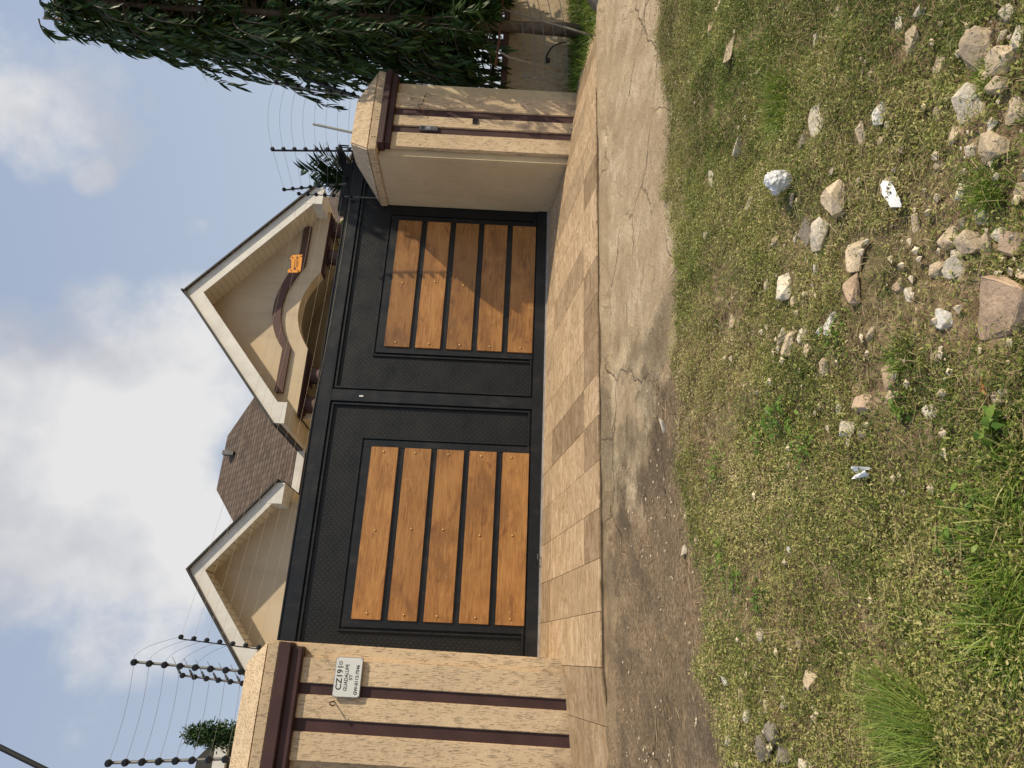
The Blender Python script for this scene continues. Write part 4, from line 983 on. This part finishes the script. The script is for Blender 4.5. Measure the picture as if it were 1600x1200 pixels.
def rock(px, py, dx, dy, mat, label, i):
    p = on_ground(px+dx*.25, py); Zd = dist(p); w = 1.16*dy*Zd/FPX; hgt = 1.1*dx*Zd/FPX
    h = min(hgt*.75, w*(1.0 if dy < 80 else .42)); dep = max(.6*w, min(1.35*w, (hgt-.55*h)*2.2)); r = random.Random(100+i)
    bm = bmesh.new()
    for k_ in range(17):
        v = Vector([r.gauss(0, 1) for _ in range(3)]).normalized(); v = Vector((max(-.8, min(.8, v.x*1.1)), max(-.8, min(.8, v.y*1.1)), max(-.75, min(.72+.1*v.x, v.z*1.1))))*r.uniform(.9, 1.08)
        bm.verts.new((v.x*w*.58, v.y*dep*.58, v.z*h*.66))
    res = bmesh.ops.convex_hull(bm, input=bm.verts[:]); bmesh.ops.delete(bm, geom=[g_ for g_ in res['geom_interior'] if isinstance(g_, bmesh.types.BMVert)], context='VERTS')
    bmesh.ops.bevel(bm, geom=bm.edges[:], offset=min(w, h)*.035, segments=1, affect='EDGES')
    if dx*dy > 300:
        bmesh.ops.triangulate(bm, faces=bm.faces[:]); bmesh.ops.subdivide_edges(bm, edges=[e_ for e_ in bm.edges if e_.calc_length() > w*.12], cuts=2, use_grid_fill=True)
        from mathutils import noise as mn
        for v in bm.verts: v.co += v.co.normalized()*(mn.fractal(v.co*(9/w), 1, 2, 4)*w*.028)
    me = bpy.data.meshes.new('stone'); bm.to_mesh(me); bm.free(); me.materials.append(RK[mat]); o = bpy.data.objects.new('stone', me); COL.objects.link(o)
    zg = float(fz_verge(np.array([p.x]), np.array([p.y]))[0]) if p.y < -3.6 else float(fz_street(np.array([p.x]), np.array([p.y]))[0])
    o.location = (p.x, p.y, zg+h*.17); o.rotation_euler = (r.uniform(-.3, .3), r.uniform(-.3, .3), -YAW+r.uniform(-.35, .35))
    tag(o, label, 'stone', 'loose stones on the verge'); rock_xy.append((p.x, p.y, w*.5))
for i, R_ in enumerate(ROCKS): rock(*R_, i)
# the big boulder at the bed corner
o_ = at(950, 20, 1, -2.2)
bm = bmesh.new(); r = random.Random(5)
for k_ in range(26): bm.verts.new([r.gauss(0, 1)*s_ for s_ in (.17, .16, .13)])
res = bmesh.ops.convex_hull(bm, input=bm.verts[:]); bmesh.ops.delete(bm, geom=[g_ for g_ in res['geom_interior'] if isinstance(g_, bmesh.types.BMVert)], context='VERTS'); bmesh.ops.bevel(bm, geom=bm.edges[:], offset=.02, segments=2, affect='EDGES')
me = bpy.data.meshes.new('boulder'); bm.to_mesh(me); bm.free(); me.materials.append(RK['grey']); b_ = bpy.data.objects.new('boulder', me); COL.objects.link(b_); b_.location = (6.95, -2.15, -.36)
tag(b_, 'rough grey boulder at the corner of the grass bed by the street', 'boulder')
# pebbles: one joined mesh
PEB = simple('pebble_stone', (.46, .37, .26), .9, .4, 45, 0)
n = 4200; V = []; F = []
base = np.array([(1,0,0),(0,1,0),(-1,0,0),(0,-1,0),(0,0,1),(0,0,-1)], float); bf = np.array([(0,1,4),(1,2,4),(2,3,4),(3,0,4),(1,0,5),(2,1,5),(3,2,5),(0,3,5)])
x = rng.uniform(-1.5, 6.5, n); y = rng.uniform(-6.6, -2.3, n); keep = ((y < -3.5) | (x < 1.3) | (rng.random(n) < .12)) & ((fbm(x, y, 1.1, 77) > .5) | (rng.random(n) < .25)); x, y = x[keep], y[keep]; n = len(x)
sz = np.minimum(rng.gamma(2.0, .0035, n)+.002, .013); z = np.where(y < verge_edge(x), fz_verge(x, y), fz_street(x, y))
V = base[None]*sz[:, None, None]*rng.uniform(.6, 1.25, (n, 6, 3)); V[:, :, 2] *= .6; V += np.stack([x, y, z+sz*.25], 1)[:, None]
F = (np.arange(n)*6)[:, None, None]+bf[None]
tag(npmesh('pebbles', V.reshape(-1, 3), F.reshape(-1, 3), PEB, kind='stuff'), 'scattered small pebbles on street and verge', 'pebbles')

# ------------------------------------------------------------------ verge vegetation
def near_rock(x, y):
    m = np.zeros(len(x), bool)
    for (a, b, w) in rock_xy: m |= ((x-a)**2+((y-b)*.8)**2) < (w*.95)**2
    return m
def scatter(n, x0=-1.6, x1=8.0, y0=-6.7, y1=-3.5, dens=None, edge=.10):
    x = rng.uniform(x0, x1, n); y = y1+(y0-y1)*rng.random(n)
    k = (y < verge_edge(x)+edge*(rng.random(n)-.3)) & ((x-.0) < (y+7.4)*1.45+.6) & ((x-0) > (y+7.4)*-.22-.35)
    if dens is not None: k &= rng.random(n) < dens(x, y)
    k &= ~(near_rock(x, y) & (rng.random(n) < .80)); x, y = x[k], y[k]
    return x, y, fz_verge(x, y)
patch = lambda x, y: fbm(x, y, 1.5, 50)
bare = lambda x, y: fbm(x, y, 2.6, 60)
dw = lambda x, y: np.clip((fbm(x, y, 3.0, 60)-.28)*5.5, .22, 1)*np.clip(.6+.5*((-y-3.4)/2.5), .5, 1.0)
def leaves(name, n, lo, hi, wr, hmax, mat, tfun, label, dens=dw, seg=2, prof=(.5, 1, .1), cl=.03):
    x, y, z = scatter(n, dens=dens); k = len(x)
    c = rng.random(k)**1.7*hmax*(.4+.9*fbm(x, y, 5, 70)); P = np.stack([x, y, z+c], 1)
    D = unit(np.stack([rng.normal(0, 1, k), rng.normal(0, 1, k), rng.normal(.35, .45, k)], 1)); Lg = rng.uniform(lo, hi, k)
    o = veg(name, P, D, Lg, Lg*wr*rng.uniform(.8, 1.2, k), rng.uniform(-.1, .5, k), mat, tfun(x, y, k), seg, list(prof), kind='stuff', twist=rng.uniform(-1.2, 1.2, k))
    tag(o, label, 'ground cover'); return o
tw = lambda x, y, k: np.clip(.10+.68*rng.beta(1.8, 1.8, k)+1.1*(fbm(x, y, 1.4, 90)-.5)+.5*(fbm(x, y, 7, 93)-.5), 0, 1)
tg = lambda x, y, k: np.clip(tw(x, y, k)-.28*np.exp(-((x-.75)**2+(y+5.75)**2)/.5), 0, 1)
leaves('creeping_weeds', 1150000, .005, .0125, .5, .05, WEED, tg, 'dense small-leaved creeping weeds covering the sunny verge', seg=1, prof=(.95, .3))
leaves('leafy_ground_cover', 240000, .009, .019, .40, .06, WEED, tg, 'larger-leaved ground cover among the small weeds of the verge')
tb = lambda x, y, k: np.clip(.55*rng.beta(2, 2, k)+.7*(fbm(x, y, 1.0, 90)-.35), 0, 1)
x, y, z = scatter(190000, dens=lambda x, y: np.clip((fbm(x, y, 1.3, 95)-.40)*5, .22, 1)); k = len(x)
P = np.stack([x, y, z], 1); D = unit(np.stack([rng.normal(0, .8, k), rng.normal(0, .8, k), rng.uniform(.3, 1.2, k)], 1))
tag(veg('short_grass', P, D, rng.uniform(.02, .075, k), rng.uniform(.0016, .0034, k), rng.uniform(.1, .9, k), BLADE, tb(x, y, k), 3, kind='stuff'), 'short green grass blades growing among the weeds', 'grass')
x, y, z = scatter(110000, y1=-3.35, edge=.5, dens=lambda x, y: np.clip((.62-fbm(x, y, 1.3, 95))*3.5, .1, 1)); k = len(x)
P = np.stack([x, y, z+rng.uniform(.0, .05, k)], 1); D = unit(np.stack([rng.normal(0, 1, k), rng.normal(0, 1, k), rng.normal(.08, .2, k)], 1))
tag(veg('dry_stalks', P, D, rng.uniform(.02, .10, k), rng.uniform(.0009, .0022, k), rng.uniform(-.1, .3, k), STRAW, rng.random(k), 3, kind='stuff'), 'dry straw stalks lying over the weeds', 'dry grass')
# longer green grass where the verge is lush
G_ = [(on_ground(a_, b_), r_) for a_, b_, r_ in ((1150, 60, .55), (1190, 190, .5), (1110, 330, .35), (1250, 250, .3), (1180, 330, .35), (1330, 60, .35), (1290, 120, .35), (1080, 420, .25), (1560, 240, .2), (1480, 60, .25), (1550, 700, .3), (1400, 930, .4), (1500, 1050, .35), (1300, 1130, .35))]
def lush(x, y):
    d_ = np.zeros(len(x))
    for q_, r_ in G_: d_ = np.maximum(d_, np.exp(-((x-q_.x)**2+(y-q_.y)**2)/(r_*r_)))
    return d_*.8*np.clip((fbm(x, y, 6, 99)-.3)*3, .1, 1)
x, y, z = scatter(260000, dens=lush); k = len(x); P = np.stack([x, y, z], 1); D = unit(np.stack([rng.normal(0, .7, k), rng.normal(0, .7, k), rng.uniform(.4, 1.2, k)], 1))
tag(veg('long_grass', P, D, rng.uniform(.04, .13, k), rng.uniform(.0016, .003, k), rng.uniform(.2, 1.1, k), BLADE, np.clip(rng.beta(2.4, 2, k), 0, 1), 3, kind='stuff'), 'longer fine green grass in the lush patches of the verge', 'grass')
# chips of stone
n = 2600; x = rng.uniform(-.8, 6, n); y = rng.uniform(-6.3, -3.6, n); q1 = on_ground(1530, 370); q2 = on_ground(1560, 110); q3 = on_ground(1260, 540); q4 = on_ground(1240, 1130); q5 = on_ground(1420, 420)
w_ = np.zeros(n)
for q_, r_ in ((q1, .38), (q2, .35), (q3, .3), (q4, .25), (q5, .5)): w_ = np.maximum(w_, np.exp(-((x-q_.x)**2+(y-q_.y)**2)/(r_*r_)))
kk = rng.random(n) < w_*.9+.05; x, y = x[kk], y[kk]; n = len(x); sz = np.minimum(rng.gamma(2.2, .0055, n)+.003, .019)
V = base[None]*sz[:, None, None]*rng.uniform(.5, 1.3, (n, 6, 3)); V[:, :, 2] *= .7; V += np.stack([x, y, fz_verge(x, y)+sz*.35+.012], 1)[:, None]
tag(npmesh('stone_chips', V.reshape(-1, 3), ((np.arange(n)*6)[:, None, None]+bf[None]).reshape(-1, 3), simple('pale_chip', (.60, .50, .36), .9, .35, 30, 0), kind='stuff'), 'small pale stone chips between the larger stones', 'stone chips')
# straw litter on the brown dirt
n = 5200; x = rng.uniform(-1.6, 1.7, n); y = rng.uniform(-3.95, -2.6, n); kk = (rng.random(n) < np.clip((fbm(x, y, 2.2, 31)-.35)*3, 0, 1)) & (rng.random(n) < np.clip((-y-2.4)/1.3, 0, 1)); x, y = x[kk], y[kk]; k = len(x)
P = np.stack([x, y, np.maximum(fz_street(x, y), fz_verge(x, y))+.004], 1); D = unit(np.stack([rng.normal(0, 1, k), rng.normal(0, .6, k), rng.normal(.02, .06, k)], 1))
tag(veg('straw_litter', P, D, rng.uniform(.03, .16, k), rng.uniform(.0015, .004, k), rng.uniform(-.05, .05, k), STRAW, rng.random(k), 3, kind='stuff'), 'straw litter on the brown dirt by the number-plate pillar', 'straw')

def tuft(px, py, wpx, n, hgt, label, mat=BLADE, wd=.0035, lean=(0, 0), tlo=0, thi=1, spread=.8, bend=.6, seg=4, name='grass_tuft'):
    c = on_ground(px, py); R = wpx*dist(c)/FPX/2; o = thing(name, label, 'grass tuft' if name == 'grass_tuft' else 'weed', c, None)
    a = rng.uniform(0, 2*np.pi, n); rr = R*rng.random(n)**.6; x = c.x+rr*np.cos(a); y = c.y+rr*np.sin(a)*.8; z = fz_verge(x, y)
    D = unit(np.stack([np.cos(a)*spread*rng.random(n)+lean[0]+rng.normal(0, .34, n), np.sin(a)*spread*rng.random(n)+lean[1]+rng.normal(0, .34, n), np.ones(n)], 1))
    Lg = hgt*rng.uniform(.45, 1.1, n)
    veg('blades' if mat is BLADE else 'leaves', np.stack([x, y, z], 1), D, Lg, wd*rng.uniform(.7, 1.3, n), rng.uniform(.1, 1, n)*bend, mat, tlo+(thi-tlo)*rng.beta(2, 2, n), seg, [.8, 1, .8, .5, .05][:seg+1] if seg == 4 else [.8, 1, .6, .05], o, 'stuff')
    return o
tuft(1222, 165, 95, 650, .15, 'bright green spiky tuft on the tree side of the verge', tlo=.3, thi=.95)
tuft(1200, 90, 90, 350, .09, 'pale green low tuft between the bright spiky tuft and street', tlo=.3, thi=.95)
tuft(1560, 300, 60, 130, .12, 'thin grass tuft near the camera between paper scrap and knobbly stone', tlo=.2, thi=.9)
tuft(1590, 860, 190, 800, .16, 'long lush grass at the near photo edge, largest tuft', wd=.0042, tlo=.25, thi=1, spread=1.3, bend=1.1)
tuft(1570, 980, 140, 700, .15, 'long lush grass next to the largest tuft, camera side', wd=.004, tlo=.2, thi=1, spread=1.3, bend=1.1)
tuft(1590, 740, 100, 350, .15, 'small clump of long grass beyond the largest tuft', wd=.004, tlo=.2, thi=1, spread=1.3, bend=1.1)
tuft(1450, 1150, 110, 620, .25, 'fine hair-like green grass clump sweeping toward the street', wd=.0020, lean=(.1, .8), tlo=.25, thi=.95, spread=1.15, bend=.55)
tuft(1400, 1100, 90, 260, .2, 'fine grass fringe at the base of the hair-like clump', wd=.002, lean=(.05, .5), tlo=.3, thi=1, spread=1.0, bend=.5)
tuft(1550, 120, 60, 150, .07, 'low grass growing between the blocky tree-side stones', tlo=.3, thi=.9)
tuft(1420, 560, 60, 160, .09, 'short grass sprigs in the middle of the verge', tlo=.2, thi=.8)
def broad(px, py, wpx, n, l, hgt, label, tlo=.2, thi=1):
    c = on_ground(px, py); R = wpx*dist(c)/FPX/2; o = thing('leafy_weed', label, 'weed', c)
    x = c.x+rng.normal(0, R*.5, n); y = c.y+rng.normal(0, R*.4, n); z = fz_verge(x, y)+hgt*rng.random(n)
    D = unit(np.stack([rng.normal(0, 1, n), rng.normal(0, 1, n), rng.normal(.3, .3, n)], 1))
    veg('leaves', np.stack([x, y, z], 1), D, l*rng.uniform(.6, 1.2, n), l*.48*rng.uniform(.8, 1.1, n), rng.uniform(.1, .6, n), BROAD, tlo+(thi-tlo)*rng.beta(2, 2, n), 4, [.2, .9, 1, .6, .05], o, 'stuff')
    m = MB()
    for i in range(min(14, n)): m.tube([(x[i], y[i], z[i]-.05), (x[i], y[i], z[i])], .0014, 4, False)
    m.build('stems', BARK, o, kind='stuff')
broad(1235, 655, 75, 120, .030, .10, 'bushy bright green weed in the middle of the verge', .1, .9)
broad(1195, 680, 50, 60, .030, .06, 'low leafy weed beside the bushy bright one, street side', .4, 1)
broad(1130, 730, 60, 80, .028, .05, 'lime leafy weeds where the brown dirt meets the verge', .5, 1)
broad(1140, 860, 60, 80, .028, .05, 'second patch of lime leafy weeds along the dirt', .5, 1)
broad(1165, 905, 50, 60, .028, .05, 'third patch of leafy weeds along the dirt, number-plate side', .3, .9)
broad(1205, 935, 60, 60, .028, .05, 'grey-green leafy weed behind the fine grass clump', .1, .6)
broad(1420, 636, 50, 40, .030, .05, 'broad-leaved weed beside the oval reddish stone', .4, 1)
broad(1530, 800, 90, 36, .032, .05, 'broad leaves mixed into the long grass', .4, 1)
broad(1505, 850, 60, 26, .036, .05, 'light green broad leaves in front of the long grass', .4, 1)
broad(1330, 530, 60, 60, .024, .05, 'green sprout beside the brightest white stone', .4, 1)
broad(1275, 700, 60, 60, .028, .06, 'upright sprigs above the tissue', .3, .9)
broad(1585, 660, 50, 30, .045, .07, 'leafy sprout at the near photo edge by the orange leaf', .4, 1)

# ------------------------------------------------------------------ litter
def crumple(px, py, wpx, hpx, name, label, mat, cat, seed, flat=.6):
    c = on_ground(px+hpx*.3, py); Zd = dist(c); w = wpx*Zd/FPX; h = hpx*Zd/FPX*flat; r = random.Random(seed); bm = bmesh.new()
    bmesh.ops.create_icosphere(bm, subdivisions=4, radius=1)
    from mathutils import noise as mn
    for v in bm.verts:
        n_ = mn.fractal(v.co*1.5+Vector((seed, 0, 0)), .8, 2, 4)*.17+abs(mn.noise(v.co*3))*.12
        v.co = v.co*(.78+n_); v.co.x *= w*.5*(1+.35*v.co.z); v.co.y *= w*.42; v.co.z *= h*.62
    me = bpy.data.meshes.new(name); bm.to_mesh(me); bm.free(); me.materials.append(mat); o = bpy.data.objects.new(name, me); COL.objects.link(o)
    o.location = (c.x, c.y, float(fz_verge(np.array([c.x]), np.array([c.y]))[0])+h*.4+.02); o.rotation_euler = (0, r.uniform(-.4, .4), r.uniform(-.5, .5)); tag(o, label, cat); return o
crumple(1236, 285, 46, 42, 'plastic_bag', 'crumpled translucent white plastic bag lying on the weeds', BAG, 'plastic bag', 3, 1.0)
def sheet(pix, name, label, cat, mat, lift=.03, seed=1):
    P_ = [on_ground(x, y) for x, y in pix]; n = 7; r = random.Random(seed); vs = []
    for i in range(n):
        for j in range(n):
            q = P_[0].lerp(P_[1], j/(n-1)).lerp(P_[3].lerp(P_[2], j/(n-1)), i/(n-1)); vs.append(q+Vector((0, 0, lift+r.uniform(-.006, .006)+.012*math.sin(j*1.3+i*.7))))
    fs = [(i*n+j, i*n+j+1, (i+1)*n+j+1, (i+1)*n+j) for i in range(n-1) for j in range(n-1)]
    o = bpy.data.objects.new(name, None); COL.objects.link(o); o.location = P_[0]; tag(o, label, cat)
    MB().add(vs, fs).build('sheet', mat, o, smooth=True); return o, vs, n
o, vs, n_ = sheet([(1399, 283), (1418, 285), (1424, 324), (1408, 326)], 'paper_scrap', 'torn white paper scrap with black marks on the weeds', 'paper', PAPER, .045, 4)
for (i, j) in ((1, 4), (2, 3), (2, 4), (3, 2), (3, 5), (4, 4), (4, 3)):
    q = vs[i*n_+j]; q2 = vs[i*n_+j+1]; MB().box(q.x+.001, q.x+random.uniform(.006, .011), q.y-.003, q.y+.003, max(q.z, q2.z)+.002, max(q.z, q2.z)+.003).build('printed_mark', INK, o)
sheet([(1354, 729), (1360, 750), (1376, 744), (1380, 731)], 'tissue', 'small folded white tissue lying alone in the weeds', 'tissue', PAPER, .05, 9)
c = on_ground(1567, 607)
tag(MB().add([c+Vector((-.03, 0, .05)), c+Vector((0, .012, .055)), c+Vector((.035, 0, .052)), c+Vector((0, -.012, .06))], [(0, 1, 2, 3)]).build('dead_leaf', simple('orange_leaf', (.45, .16, .05), .8, .2, 30, .2), o=c), 'dead orange leaf beside the stones at the photo edge', 'leaf')
